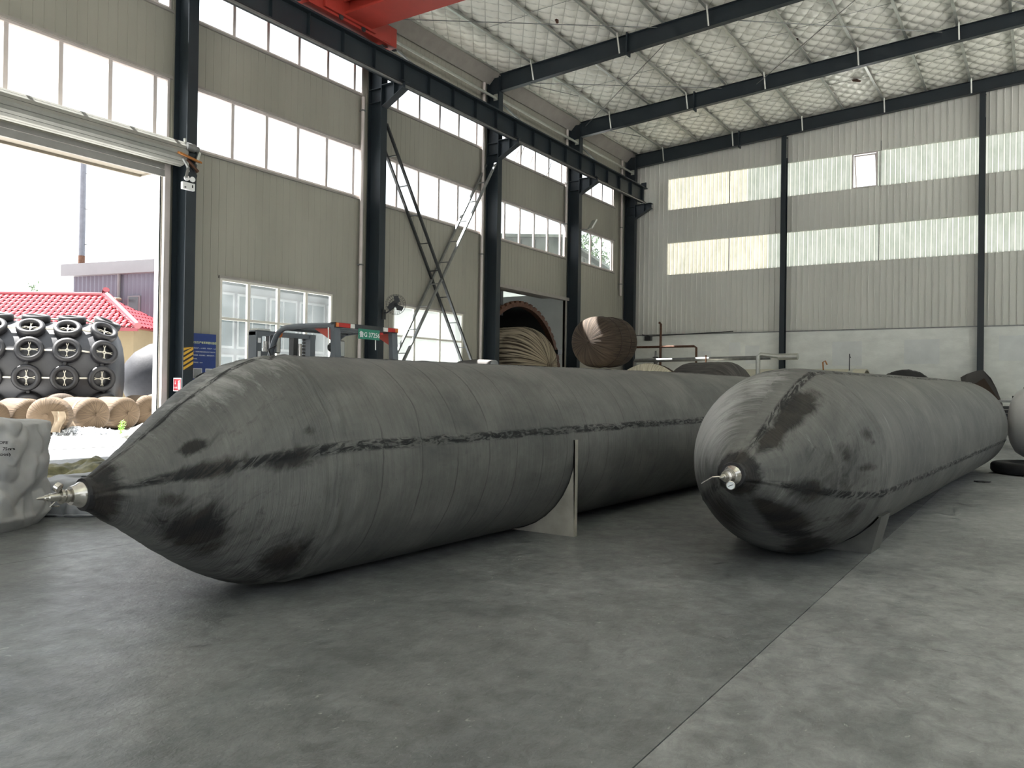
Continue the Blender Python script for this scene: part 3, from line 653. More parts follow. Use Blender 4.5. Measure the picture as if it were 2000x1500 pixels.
MB().box(-14.78, 9.4, 14.72, 15.36, 10.72, 11.9).build('main_girder', M['red'], cr)
MB().box(-14.78, 9.4, 14.55, 15.55, 10.66, 10.72).build('girder_bottom_flange', M['red'], cr)
MB().box(-14.78, 9.4, 14.50, 14.54, 10.95, 11.25).build('girder_side_rail', M['red'], cr)
MB().box(-14.78, 9.4, 14.54, 14.72, 11.08, 11.12).build('girder_side_rail', M['red'], cr)
MB().prism([(-14.78,10.72),(-14.78,11.9),(-13.9,11.9)], lambda a, b_, t: (a, t, b_), 14.1, 14.14).build('gusset', M['red'], cr)
MB().box(-14.79, -14.70, 13.9, 15.7, 10.6, 11.5).build('end_plate', M['red'], cr)
for a in ((-15.26,13.8),(-15.26,15.0)): pass
for yy in (14.45, 15.25): MB().lathe([(0,.07),(.03,.07)], (-14.735,yy,10.55), (1,0,0), 12).build('bolt', M['black_steel'], cr)
MB().lathe([(0,.16),(.35,.16),(.4,.12),(.5,.12)], (-14.7,13.2,11.0), (1,0,.1), 18).build('drive_motor', mat('green_motor', (.03,.075,.06), .4), cr, smooth=40)

# ------------------------------------------------------------------ the two big airbags
def rubber_mat():
    m = bpy.data.materials.new('dusty_grey_rubber'); m.use_nodes = True; nt = m.node_tree; N = nt.nodes; L = nt.links
    p = N['Principled BSDF']; uv = N.new('ShaderNodeUVMap'); uv.uv_map = 'UVMap'
    def mapn(stretch):
        mp = N.new('ShaderNodeMapping'); mp.inputs['Scale'].default_value = stretch; L.new(uv.outputs[0], mp.inputs[0]); return mp.outputs[0]
    def nz(vec, scale, det=6, rough=.6, dist=0):
        n = N.new('ShaderNodeTexNoise'); n.inputs['Scale'].default_value = scale; n.inputs['Detail'].default_value = det; n.inputs['Roughness'].default_value = rough; n.inputs['Distortion'].default_value = dist
        L.new(vec, n.inputs['Vector']); return n.outputs['Fac']
    def rng(src, a, b, c, d):
        r = N.new('ShaderNodeMapRange'); L.new(src, r.inputs[0])
        for i, q in enumerate((a, b, c, d)): r.inputs[i+1].default_value = q
        return r.outputs[0]
    def mth(op, a, b):
        x = N.new('ShaderNodeMath'); x.operation = op
        for i, q in enumerate((a, b)):
            if isinstance(q, (int, float)): x.inputs[i].default_value = q
            else: L.new(q, x.inputs[i])
        return x.outputs[0]
    def mix(fac, a, b, mode='MIX'):
        x = N.new('ShaderNodeMix'); x.data_type = 'RGBA'; x.blend_type = mode
        if isinstance(fac, (int, float)): x.inputs[0].default_value = fac
        else: L.new(fac, x.inputs[0])
        for i, q in ((6, a), (7, b)):
            if isinstance(q, tuple): x.inputs[i].default_value = (*q, 1)
            else: L.new(q, x.inputs[i])
        return x.outputs[2]
    big = nz(mapn((1,.7,1)), 1.7, 8, .65, .4)
    c = mix(rng(big, .32, .68, 0, 1), (.075,.078,.077), (.155,.156,.148))
    stk = nz(mapn((.55,7,1)), 5, 6, .7, .3)          # streaks running around the girth
    c = mix(1.0, c, mix(rng(stk, .3, .72, 0, 1), (.80,.80,.81), (1.12,1.12,1.11)), 'MULTIPLY')
    ad = N.new('ShaderNodeAttribute'); ad.attribute_name = 'dust_and_light'; dn = nz(mapn((.6,2.6,1)), 4, 7, .75, .6)  # pale dust, plus window light painted onto the right cap's left side
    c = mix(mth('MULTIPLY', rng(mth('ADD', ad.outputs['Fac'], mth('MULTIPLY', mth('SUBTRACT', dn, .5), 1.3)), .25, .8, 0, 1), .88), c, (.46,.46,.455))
    fleck = nz(mapn((1.4,3,1)), 9, 5, .7, .6); c = mix(mth('MULTIPLY', rng(fleck, .6, .7, 0, 1), .45), c, (.05,.052,.055))
    # wrap lines: overlapping strips around the girth, slightly helical
    sp = N.new('ShaderNodeSeparateXYZ'); L.new(uv.outputs[0], sp.inputs[0])
    wob = nz(mapn((.8,.6,1)), 2.2, 4, .6)
    ln = mth('ADD', mth('ADD', mth('MULTIPLY', sp.outputs[1], 2.6), mth('MULTIPLY', sp.outputs[0], .10)), mth('MULTIPLY', wob, .25))
    fr = mth('FRACT', ln, 0); line = mth('MULTIPLY', rng(fr, .0, .045, 1, 0), rng(nz(mapn((.9,1.5,1)), 1.8, 3), .34, .5, 0, 1))
    ac = N.new('ShaderNodeAttribute'); ac.attribute_name = 'cap'
    line = mth('MULTIPLY', line, mth('SUBTRACT', 1.0, mth('MULTIPLY', ac.outputs['Fac'], .88)))
    c = mix(mth('MULTIPLY', line, .8), c, (.03,.03,.03))
    at = N.new('ShaderNodeAttribute'); at.attribute_name = 'stain'; st = at.outputs['Fac']
    edge = nz(mapn((1.5,1.5,1)), 6, 8, .7, .8)
    sfac = rng(mth('ADD', st, mth('MULTIPLY', mth('SUBTRACT', edge, .5), 1.15)), .30, .66, 0, 1)
    c = mix(mth('MULTIPLY', sfac, .95), c, mix(rng(nz(mapn((1,1,1)), 4, 4), .4, .6, 0, 1), (.006,.006,.007), (.022,.019,.016)))
    as_ = N.new('ShaderNodeAttribute'); as_.attribute_name = 'seam'; sm = as_.outputs['Fac']
    crk = nz(mapn((6,1.6,1)), 5, 6, .65, 1.2); cfac = mth('MULTIPLY', rng(sm, .08, .45, 0, 1), rng(crk, .44, .54, 0, 1))
    c = mix(mth('MULTIPLY', cfac, .95), c, (.008,.009,.010)); L.new(c, p.inputs['Base Color'])
    p.inputs['Roughness'].default_value = .6; p.inputs['Specular IOR Level'].default_value = .28
    h = mth('ADD', mth('MULTIPLY', stk, .5), mth('MULTIPLY', nz(mapn((1,1,1)), 22, 6, .7), .35)); h = mth('SUBTRACT', h, mth('MULTIPLY', line, .35))
    h = mth('ADD', h, mth('MULTIPLY', mth('MULTIPLY', crk, sm), 1.6))
    rib = nz(mapn((.5,16,1)), 5, 4, .6, .5); h = mth('ADD', h, mth('MULTIPLY', mth('MULTIPLY', rib, ac.outputs['Fac']), 1.3))
    b = N.new('ShaderNodeBump'); b.inputs['Strength'].default_value = .55; b.inputs['Distance'].default_value = .014; L.new(h, b.inputs['Height']); L.new(b.outputs[0], p.inputs['Normal'])
    return m
M['rubber'] = rubber_mat()
CAP = [(0,.088),(.04,.105),(.1,.148),(.2,.214),(.3,.288),(.4,.366),(.5,.440),(.6,.512),(.7,.578),(.8,.636),(.9,.684),(1.0,.714),(1.1,.732),(1.2,.743),(1.4,.752)]
def cap_r(s):
    if s >= 1.4: return None
    for (a, ra), (b_, rb) in zip(CAP[:-1], CAP[1:]):
        if s <= b_: f = (s-a)/(b_-a); return ra + (rb-ra)*f
def airbag(name, nose, ang, length, nose_z, grow, stain_fn, seams, label, seed, dust_light_fn):
    t = thing(name, (nose[0], nose[1], 0), label, 'airbag', 'long grey rubber airbags')
    ax = Vector((math.sin(ang), math.cos(ang), 0)); side = Vector((math.cos(ang), -math.sin(ang), 0)); upv = Vector((0,0,1))
    n = 232; ss = []; s = 0.0
    while s < length:
        ss.append(s); s += .018 if (s < 2.2) else .03
    ss.append(length)
    V = []; UV = []; ST = []; SE = []; CA = []; DU = []
    for s in ss:
        q = cap_r(s); q2 = cap_r(length - s); body = .750 + grow*min(s, 8)
        r = body
        if q is not None: r = q * body/.752 if q > .7 else q
        if q2 is not None: r = min(r, q2*1.02)
        k = min(1, s/1.3); k = k*k*(3-2*k); zc = nose_z + (body - nose_z)*k
        if q2 is not None: zc = max(body - .01, r) 
        c0 = Vector((nose[0], nose[1], 0)) + ax*s + upv*zc
        for i in range(n):
            th = 2*PI*i/n
            d = 0; sm = 0
            for (t0, dt, amp, wid) in seams:
                tc_ = t0 + dt*s + .012*noise.noise(Vector((s*2.2, t0*7, seed)))
                x = ((th - tc_ + PI) % (2*PI) - PI)*r
                e = math.exp(-(x/wid)**2); sm = max(sm, e*min(1, s/.5))
                d += amp*(e*.8 - .6*math.exp(-((x-.015)/(wid*.45))**2)) * (.55 + .9*abs(noise.noise(Vector((s*5, x*18, seed+t0)))))
                d += amp*.5*math.exp(-(x/(wid*2.4))**2)*noise.noise(Vector((s*8, x*30, seed+3)))
            # creases where the cone meets the body
            g = math.exp(-((s-1.18)/.16)**2)
            d += .020*g*noise.noise(Vector((s*15, th*3.0, seed))) + .012*g*noise.noise(Vector((s*34, th*5.0, seed+2))) + .004*noise.noise(Vector((s*1.1, th*2, seed+9)))
            d += .004*noise.noise(Vector((s*24, th*1.3, seed)))*(1 if s < 1.15 else .15)
            rr = r + d
            V.append(c0 + (upv*math.cos(th) + side*math.sin(th))*rr)
            thn = th if th <= PI else th
            UV.append((thn*max(r,.3), s + seed*3)); ST.append(stain_fn(th, s)); SE.append(sm); DU.append(dust_light_fn(th, s)); CA.append(max(0, min(1, (1.35-s)/.3)))
    Fc = []; m = len(ss)
    for a in range(m-1):
        for i in range(n):
            j = (i+1) % n; Fc.append((a*n+i, (a+1)*n+i, (a+1)*n+j, a*n+j))
    Fc.append(tuple(range(n))); Fc.append(tuple((m-1)*n+i for i in range(n))[::-1])
    # keep the belly on the floor
    V = [Vector((v.x, v.y, max(v.z, .003))) for v in V]
    off = WL[t.name]; me = bpy.data.meshes.new('body'); me.from_pydata([v-off for v in V], [], Fc); me.update(); me.materials.append(M['rubber'])
    me.polygons.foreach_set('use_smooth', [True]*len(me.polygons))
    for nm, A in (('stain', ST), ('seam', SE), ('cap', CA), ('dust_and_light', DU)):
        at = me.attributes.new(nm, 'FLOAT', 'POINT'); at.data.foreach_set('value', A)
    ul = me.uv_layers.new(name='UVMap'); buf = []
    for pl in me.polygons:
        vi = list(pl.vertices); us = [UV[k][0] for k in vi]; wrap = (max(k % n for k in vi) == n-1 and min(k % n for k in vi) == 0 and len(vi) == 4)
        for k in vi:
            u, v = UV[k]
            if wrap and k % n == 0: u = 2*PI*UV[k+n-1][0]/(2*PI*(n-1)/n) if UV[k+n-1][0] else 2*PI*.3
            buf += [u, v]
    ul.data.foreach_set('uv', buf)
    o = bpy.data.objects.new('body', me); col.objects.link(o); o.parent = t; WL[o.name] = off.copy()
    return t, ax
def gb(th, s, t0, s0, wt, ws):
    x = ((th - t0 + PI) % (2*PI) - PI); return math.exp(-(x/wt)**2 - ((s-s0)/ws)**2)
def stainL(th, s):
    v = 1.1*math.exp(-(s/.13)**2)
    v = max(v, .8*gb(th,s,1.30,.45,.16,.26), .78*gb(th,s,1.36,.85,.12,.22), .95*gb(th,s,.93,.44,.13,.07), .85*gb(th,s,2.2,.45,.55,.22), .8*gb(th,s,2.35,.95,.35,.2), .6*gb(th,s,1.75,.35,.25,.12), .6*gb(th,s,1.15,1.0,.06,.05), .5*gb(th,s,2.9,.9,.8,.4), .36*gb(th,s,2.0,.55,.75,.45), .30*gb(th,s,.9,.7,.4,.5))
    return v
def stainR(th, s):
    v = 1.2*math.exp(-(s/.12)**2)
    v = max(v, 1.0*gb(th,s,.50,.62,.24,.24), .9*gb(th,s,.62,.30,.3,.16), .62*gb(th,s,1.35,.72,.22,.10), .62*gb(th,s,1.2,.98,.10,.10), .62*gb(th,s,1.55,.9,.06,.18), .72*gb(th,s,1.9,.45,.30,.2), 1.0*gb(th,s,2.62,.45,.36,.34), .95*gb(th,s,2.75,.9,.3,.25), .55*gb(th,s,2.1,.85,.3,.2), .75*gb(th,s,3.8,.5,.55,.35), .5*gb(th,s,4.3,.3,.4,.2), .62*gb(th,s,1.3,1.02,.05,.06), .95*gb(th,s,.56,.45,.2,.2), .42*gb(th,s,1.6,.65,.75,.42), .40*gb(th,s,2.4,.75,.6,.4))
    return v
tankL, axL = airbag('rubber_airbag', (-4.3317, 2.403), .0215, 12.4, .70, .0042, stainL, [(1.33,.0,.022,.027), (.12,.0,.008,.02), (3.6,0,.01,.03)], 'long grey rubber airbag in the foreground with a pointed cone end', 1, lambda th, s: .36*gb(th,s,.15,.8,.5,.5) + .06)
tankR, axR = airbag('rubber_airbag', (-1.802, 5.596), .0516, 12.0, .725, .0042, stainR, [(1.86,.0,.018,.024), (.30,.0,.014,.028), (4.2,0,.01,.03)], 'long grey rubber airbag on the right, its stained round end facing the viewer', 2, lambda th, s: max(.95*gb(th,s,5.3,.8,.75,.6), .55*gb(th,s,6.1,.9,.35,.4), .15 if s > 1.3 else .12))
M['dial'] = mat('gauge_dial', (.72,.76,.78), .3, 0, .5, .03, 5)
def valve(t, nose, ax, z, near):
    O = Vector((nose[0], nose[1], z)); a = -ax
    MB().lathe([(-.06,.098),(-.01,.094),(.012,.088),(.014,.06)], O, a, 32).build('cuff', M['black'], t, smooth=40)
    f = MB().lathe([(.005,.070),(.022,.0705),(.028,.068),(.05,.055),(.075,.050)], O, a, 36).build('metal_flange', M['chrome'], t, smooth=35)
    for k in range(8):
        g_ = 2*PI*k/8+.2; u = a.cross(Vector((0,0,1))).normalized(); w = a.cross(u)
        MB().lathe([(.022,.006),(.030,.006)], O + (u*math.cos(g_)+w*math.sin(g_))*.061, a, 8).build('bolt', M['steel_bright'], f)
    v = MB().lathe([(.075,.030),(.085,.036),(.10,.036),(.105,.030),(.115,.040),(.128,.040),(.132,.024),(.185,.022),(.19,.016),(.205,.016),(.21,.011),(.235,.008),(.245,.004)], O, a, 24).build('valve_body', M['steel_bright'], t, smooth=35)
    return O, a
O, a = valve(tankL, (-4.3317,2.403), axL, .70, True)
def gauge(t, c, nrm, r, stem):
    nrm = Vector(nrm).normalized()
    gz = MB().lathe([(-.022,r*.8),(-.02,r),(.004,r),(.006,r*.86),(.002,r*.86)], c, nrm, 28).build('gauge', M['chrome'], t, smooth=35)
    MB().lathe([(.0,r*.86),(.0025,r*.86)], c, nrm, 28).build('dial', M['dial'], gz)
    u = nrm.cross(Vector((0,0,1))).normalized(); w = u.cross(nrm)
    MB().bar(Vector(c)+nrm*.0035-u*r*.5+w*r*.2, Vector(c)+nrm*.0035+u*r*.5-w*r*.2, .004, .001, nrm).build('needle', M['black_steel'], gz)
    MB().tube([Vector(c)-nrm*.02, stem], .007, 8).build('stem', M['steel_bright'], gz)
gauge(tankL, O+a*.145+Vector((.0,-.0,.055)), (-.75,-.45,.45), .026, O+a*.15)
MB().tube([O+a*.15+Vector((0,0,-.02)), O+a*.18+Vector((.01,0,-.045)), O+a*.13+Vector((.0,0,-.05))], .005, 6).build('lever', M['steel_bright'], tankL)
O, a = valve(tankR, (-1.802,5.596), axR, .725, True)
gauge(tankR, O+a*.12+Vector((.035,-.02,-.058)), (.30,-.95,-.02), .031, O+a*.12)
MB().tube([O+a*.16+Vector((-.02,0,.0)), O+a*.18+Vector((-.075,.0,-.005)), O+a*.19+Vector((-.15,.0,-.055))], [.006,.006,.004], 8).build('lever', M['chrome'], tankR)

# saddle chocks
M['plate'] = mat('grey_plywood', (.30,.285,.25), .7, 0, .3, .2, 4, .15, 20); M['plate_steel'] = mat('worn_steel_plate', (.09,.09,.085), .55, .2, .4, .25, 5)
def saddle(name, cx, cy, R, x_out, h, lab, ang, m, lean=0.0, th=.055):
    t = thing(name, (cx, cy, 0), lab, 'chock', 'chocks under the airbags')
    P = [(-x_out, 0), (x_out, 0), (x_out + lean, h)]
    a0 = math.asin(max(-1, min(1, (h-R)/R))); a1 = -PI - a0
    xe = R*math.cos(a0)
    P.append((min(x_out+lean-.035, xe+.02) if xe+.02 < x_out+lean else x_out+lean-.02, h))
    k = 20
    for i in range(k+1):
        g_ = a0 + (a1 - a0)*i/k; P.append(((R+.014)*math.cos(g_), max(.004, R + (R+.010)*math.sin(g_))))
    P.append((-x_out-lean+.0, h))
    dx, dy = math.cos(ang), math.sin(ang)
    MB().prism(P, lambda a_, b_, q: (cx + a_*dx - q*dy, cy + a_*dy + q*dx, b_), -th/2, th/2).build('plate', m, t)
    return t
saddle('saddle_chock', -4.245, 6.36, .768, .78, .86, 'tall upright saddle board under the foreground airbag', 0.0, M['plate'])
saddle('saddle_chock', -1.71, 7.36, .758, .56, .31, 'low flared saddle plate under the right-hand airbag', -.05, M['plate_steel'], lean=.08, th=.35)

# ------------------------------------------------------------------ forklift behind the foreground airbag
M['fk_grey'] = mat('forklift_grey', (.10,.115,.13), .4, .1, .5, .1, 3); M['fk_red'] = mat('forklift_red', (.42,.06,.04), .45, 0, .5, .1, 3)
M['lens_red'] = mat('red_lens', (.45,.02,.015), .2, 0, .6, .1, 20); M['lens_orange'] = mat('orange_lens', (.6,.16,.03), .25, 0, .6, .1, 20); M['lens_white'] = mat('clear_lens', (.75,.75,.72), .2, 0, .6, .05, 20)
M['mirror'] = mat('mirror_glass', (.6,.62,.64), .05, 1.0, .5, .02, 2); M['plate_green'] = mat('green_number_plate', (.02,.22,.14), .45, 0, .4, .08, 10)
fk = thing('forklift', (-8.6, 8.07, 0), 'dark grey and red forklift truck with a green number plate behind the foreground airbag', 'forklift')
ya, yb, zr = 7.47, 8.68, 2.13
body = MB(); body.prism([(-7.45,.35),(-7.42,.95),(-7.6,1.15),(-8.05,1.15),(-8.05,.3)], lambda a_, b_, q: (a_, q, b_), 7.52, 8.63); body.build('counterweight', M['fk_red'], fk, bevel=.03)
MB().box(-9.25, -8.05, 7.55, 8.60, .28, .72).build('chassis', M['fk_grey'], fk, bevel=.02)
MB().box(-9.3, -9.1, 7.6, 8.55, .72, 1.2).build('cowl', M['fk_red'], fk, bevel=.02)
st = MB().box(-8.5, -8.05, 7.8, 8.35, .95, 1.08).build('seat', M['black'], fk, bevel=.03); MB().box(-8.12, -8.02, 7.82, 8.33, 1.08, 1.5).build('seat_back', M['black'], st, bevel=.03)
for (x, y, r) in ((-9.1,7.5,.34),(-9.1,8.64,.34),(-7.85,7.55,.27),(-7.85,8.6,.27)):
    w = MB().lathe([(-.1,r*.5),(-.1,r*.92),(-.07,r),(.07,r),(.1,r*.92),(.1,r*.5)], (x,y,r), (0,1,0), 28).build('wheel', M['black'], fk, smooth=40); MB().lathe([(-.085,r*.5),(-.06,r*.2),(.06,r*.2),(.085,r*.5)], (x,y,r), (0,1,0), 20).build('hub', M['lens_orange'], w, smooth=40)
# overhead guard: rear posts, rear bar, side rails curving down to the front
for y in (ya+.05, yb-.05): MB().bar((-7.62 if y < 8 else -7.60,y,1.05),(-7.68,y,zr-.02), .11, .07, (1,0,0)).build('rear_post', M['fk_grey'], fk)
MB().box(-7.73, -7.63, ya, yb, zr-.055, zr+.01).build('rear_bar', M['black_steel'], fk)
for y in (ya+.03, yb-.03):
    pts = [(-7.7,y,zr-.03),(-8.3,y,zr-.02),(-8.55,y,zr-.03)] + [(-8.55-.30*math.sin(g_), y, zr-.33+.30*math.cos(g_)) for g_ in (.3,.6,.9,1.2)] + [(-8.93,y,1.65),(-9.12,y,1.1)]
    MB().tube(pts, .038, 10).build('guard_rail', M['fk_grey'], fk, smooth=True)
for k in range(5): MB().box(-8.5+k*.17, -8.46+k*.17, ya+.05, yb-.05, zr-.045, zr-.015).build('roof_bar', M['fk_grey'], fk)
MB().box(-8.62, -8.55, ya+.03, yb-.03, zr-.07, zr-.02).build('front_bar', M['fk_grey'], fk)
for y in (ya+.05, yb-.05): MB().prism([(-7.72,zr-.06),(-7.72,1.9),(-8.05,zr-.06)], lambda a_, b_, q: (a_, q, b_), y-.015, y+.015).build('corner_gusset', M['fk_red'], fk)
MB().lathe([(0,.06),(.015,.06),(.02,.04)], (-8.1,7.62,zr+.0), (0,0,1), 16).build('horn_cap', M['galv'], fk)
X_ = -7.628
for (y0, y1, mm) in ((ya+.01,ya+.05,'lens_orange'),(ya+.05,ya+.26,'lens_red'),(ya+.26,ya+.34,'lens_white'),(yb-.30,yb-.22,'lens_white'),(yb-.22,yb-.07,'lens_red'),(yb-.07,yb-.01,'lens_orange')):
    MB().box(-7.63, -7.612, y0, y1, zr-.05, zr+.005).build('tail_lamp', M[mm], fk)
pl = MB().box(-7.618, -7.612, 7.88, 8.29, zr-.18, zr-.045).build('number_plate', M['plate_green'], fk)
add_text('鲁G 37256', .088, M['sign_white'], 'plate_lettering', pl, (-7.6115, 7.895, zr-.148), (0,1,0), (0,0,1), depth=.0006, bold=.001)
MB().box(-7.615, -7.612, 8.30, 8.36, zr-.1, zr-.07).build('reflector', M['lens_red'], fk)
for (y, z) in ((8.30,1.82),(7.42,1.85)): MB().tube([(-7.7,y,zr-.06),(-7.7,y+.01,z)], .008, 6).build('strap', M['galv'], fk)
MB().tube([(-8.75,7.47,1.86),(-8.86,7.43,1.80),(-8.84,7.52,1.6)], .012, 6).build('mirror_arm', M['black_steel'], fk)
for (x, y, rz) in ((-8.86,7.55,.35),(-8.84,8.80,-.2)):
    c0 = Vector((x,y,1.88)); n_ = Vector((math.cos(rz),math.sin(rz)*-1,0)); u_ = Vector((-n_.y,n_.x,0))
    mb = MB().prism([(-.075,-.11),(-.06,-.125),(.06,-.125),(.075,-.11),(.075,.11),(.06,.125),(-.06,.125),(-.075,.11)], lambda a_, b_, q: c0+u_*a_+Vector((0,0,b_))+n_*q, -.03, 0).build('mirror', M['black_steel'], fk)
    MB().prism([(-.065,-.112),(.065,-.112),(.065,.112),(-.065,.112)], lambda a_, b_, q: c0+u_*a_+Vector((0,0,b_))+n_*q, 0, .003).build('mirror_glass', M['mirror'], mb)
MB().bar((-8.9,8.65,1.95),(-8.85,8.8,1.95), .02, .02).build('mirror_arm', M['black_steel'], fk)
for y in (7.52, 8.62):
    MB().lathe([(0,.045),(.05,.05),(.06,.04)], (-8.8,y+.06,2.02), (-1,0,0), 14).build('work_lamp', M['lens_orange'], fk); MB().lathe([(0,.05),(.06,.075),(.075,.07)], (-8.92,y+.1,1.90), (-1,0,0), 16).build('headlamp', M['black_steel'], fk)
# mast
for y in (7.70, 8.72): MB().box(-9.55, -9.38, y-.05, y+.05, .1, 2.08).build('mast_channel', M['fk_grey'], fk)
for y in (7.98, 8.42): MB().box(-9.52, -9.42, y-.045, y+.045, .1, 2.05).build('mast_channel', M['black_steel'], fk)
MB().box(-9.54, -9.40, 7.65, 8.80, 2.03, 2.10).build('mast_crossbar', M['fk_grey'], fk); MB().box(-9.53, -9.38, 7.66, 7.9, 2.10, 2.125).build('mast_cap', M['galv'], fk)
MB().box(-9.52, -9.42, 7.7, 8.75, 1.2, 1.28).build('mast_crossbar', M['fk_grey'], fk); MB().box(-9.44,-9.40, 7.7, 8.0, 1.74, 1.80).build('mast_bracket', M['fk_grey'], fk)
for y in (7.86, 8.52): MB().tube([(-9.44,y,.2),(-9.44,y,1.95)], .03, 10).build('lift_cylinder', M['chrome'], fk, smooth=True)
for k in range(14): MB().box(-9.44,-9.41, 8.56, 8.60, 1.35+k*.05, 1.385+k*.05).build('chain_link', M['black_steel'], fk)
MB().box(-9.375, -9.372, 7.675, 7.725, 1.92, 1.99).build('label', M['sign_white'], fk); MB().box(-9.375, -9.372, 7.675, 7.725, 1.68, 1.80).build('label', M['sign_white'], fk)
MB().box(-9.66, -9.58, 7.65, 8.75, .25, .75).build('fork_carriage', M['black_steel'], fk)
for y in (7.85, 8.5): MB().box(-10.75, -9.6, y-.06, y+.06, .04, .08).build('fork', M['black_steel'], fk)

# ------------------------------------------------------------------ bags and tarp by the door
M['bag'] = mat('woven_white_bag', (.36,.36,.36), .55, 0, .4, .10, 3, .35, 6); M['bag_dark'] = mat('grey_liner_bag', (.27,.28,.30), .5, 0, .4, .15, 4, .4, 6)
def sack(name, c, sx, sy, h, lab, m, seed, square=3.2, top=.06):
    t = thing(name, c, lab, 'bag'); b = MB(); n, k = 180, 84
    for j in range(k+1):
        f = j/k
        for i in range(n):
            th = 2*PI*i/n; cx_, sy_ = math.cos(th), math.sin(th)
            rr = (abs(cx_)**square + abs(sy_)**square)**(-1/square)
            if f < .86: g_ = 1 + .05*math.sin(PI*f/.86) - .10*max(0, .10-f)/.10; z = h*f/.86
            else: q = (f-.86)/.14; g_ = math.cos(q*PI/2)**.7 if q < 1 else 0; z = h + top*math.sin(q*PI/2)
            p = Vector((.837,.548,0))*(cx_*rr*sx*g_) + Vector((-.548,.837,0))*(sy_*rr*sy*g_) + Vector((0,0,z))
            w = noise.noise(Vector((p.x*4, p.y*4, p.z*3+seed)))*.035 + noise.noise(Vector((p.x*10+5, p.y*10, p.z*6+seed)))*.014 - .045*(1-min(1, 3.2*abs(noise.noise(Vector((p.x*2.3, p.y*2.3, p.z*2.0+seed+8)))))) - .022*(1-min(1, 3*abs(noise.noise(Vector((p.x*5+3, p.y*5, p.z*3.5+seed+2))))))
            p += (Vector((.837,.548,0))*cx_ + Vector((-.548,.837,0))*sy_ + Vector((0,0,.3)))*w*1.5*min(1, f*6+.15); p.z = max(p.z, 0)
            b.v.append(p + Vector(c))
    for j in range(k):
        for i in range(n):
            l = (i+1) % n; b.f.append((j*n+i, j*n+l, (j+1)*n+l, (j+1)*n+i))
    b.build('sack_body', m, t, smooth=180); return t
bc_ = Vector((-8.18, 3.31, 0))
bg_ = sack('bulk_bag', bc_, .75, .50, .93, 'tall white woven bulk bag with black printing at the left edge', M['bag'], 3, 4.0)
M['ink'] = mat('black_ink', (.008,.008,.01), .6)
fr_ = Vector((.548,-.837,0)); rg_ = Vector((.837,.548,0))
from mathutils.bvhtree import BVHTree
bo_ = [c for c in bg_.children][0]; bv_ = BVHTree.FromPolygons([v.co for v in bo_.data.vertices], [tuple(p.vertices) for p in bo_.data.polygons])
for (tx, z, right) in (('OPE', .775, -4.288), ('75m', .722, -4.258), ('oos)', .676, -4.272)):
    o_ = add_text(tx, .036, M['ink'], 'printing', bg_, bc_ + rg_*(right+5.03) + Vector((0,0,z)) + fr_*.8, rg_, (0,0,1), align='RIGHT', depth=0, bold=.0006)
    for v in o_.data.vertices:
        h, nn, ix, dd = bv_.ray_cast(v.co, -fr_)
        if h is not None: v.co = h + fr_*.003
for y in (-.45,.45): MB().tube([bc_ + Vector((0,0,.9))+rg_*y+fr_*.25, bc_ + Vector((0,0,1.0))+rg_*y*.8+fr_*.2, bc_ + Vector((0,0,.99))+rg_*y*.2+fr_*.1, bc_ + Vector((0,0,.9))+rg_*y*.1+fr_*.1], .02, 8).build('lifting_loop', M['bag'], bg_)
sack('lying_bag', (-8.15, 4.55, 0), .62, .46, .27, 'grey plastic bag lying flat behind the nose of the foreground airbag', M['bag_dark'], 11, 2.4, .1)
M['tarp'] = mat('camouflage_tarp', (.035,.04,.018), .6, 0, .4, .3, 4, .3, 8, color2=(.30,.28,.15))
tp = thing('camouflage_tarp', (-10.9, 6.0, 0), 'crumpled olive camouflage tarp heaped on the floor by the door', 'tarp')
b = MB(); nx, ny = 60, 44
for i in range(nx+1):
    for j in range(ny+1):
        u, v = i/nx*2-1, j/ny*2-1; x = u*1.25; y = v*.6
        e = max(0, 1-(abs(u)**2.5))*max(0, 1-(abs(v)**2.5))
        z = .62*e*(.30 + .28*noise.noise(Vector((x*2.1, y*2.1, 3))) + .12*abs(noise.noise(Vector((x*5, y*5, 7)))) + .05*noise.noise(Vector((x*11, y*11, 2)))) 
        b.v.append(Vector((-10.9,6.0,max(.004,z))) + Vector((.837,.548,0))*x + Vector((-.548,.837,0))*y)
for i in range(nx):
    for j in range(ny): a_ = i*(ny+1)+j; b.f.append((a_, a_+ny+1, a_+ny+2, a_+1))
b.build('tarp_sheet', M['tarp'], tp, smooth=60)

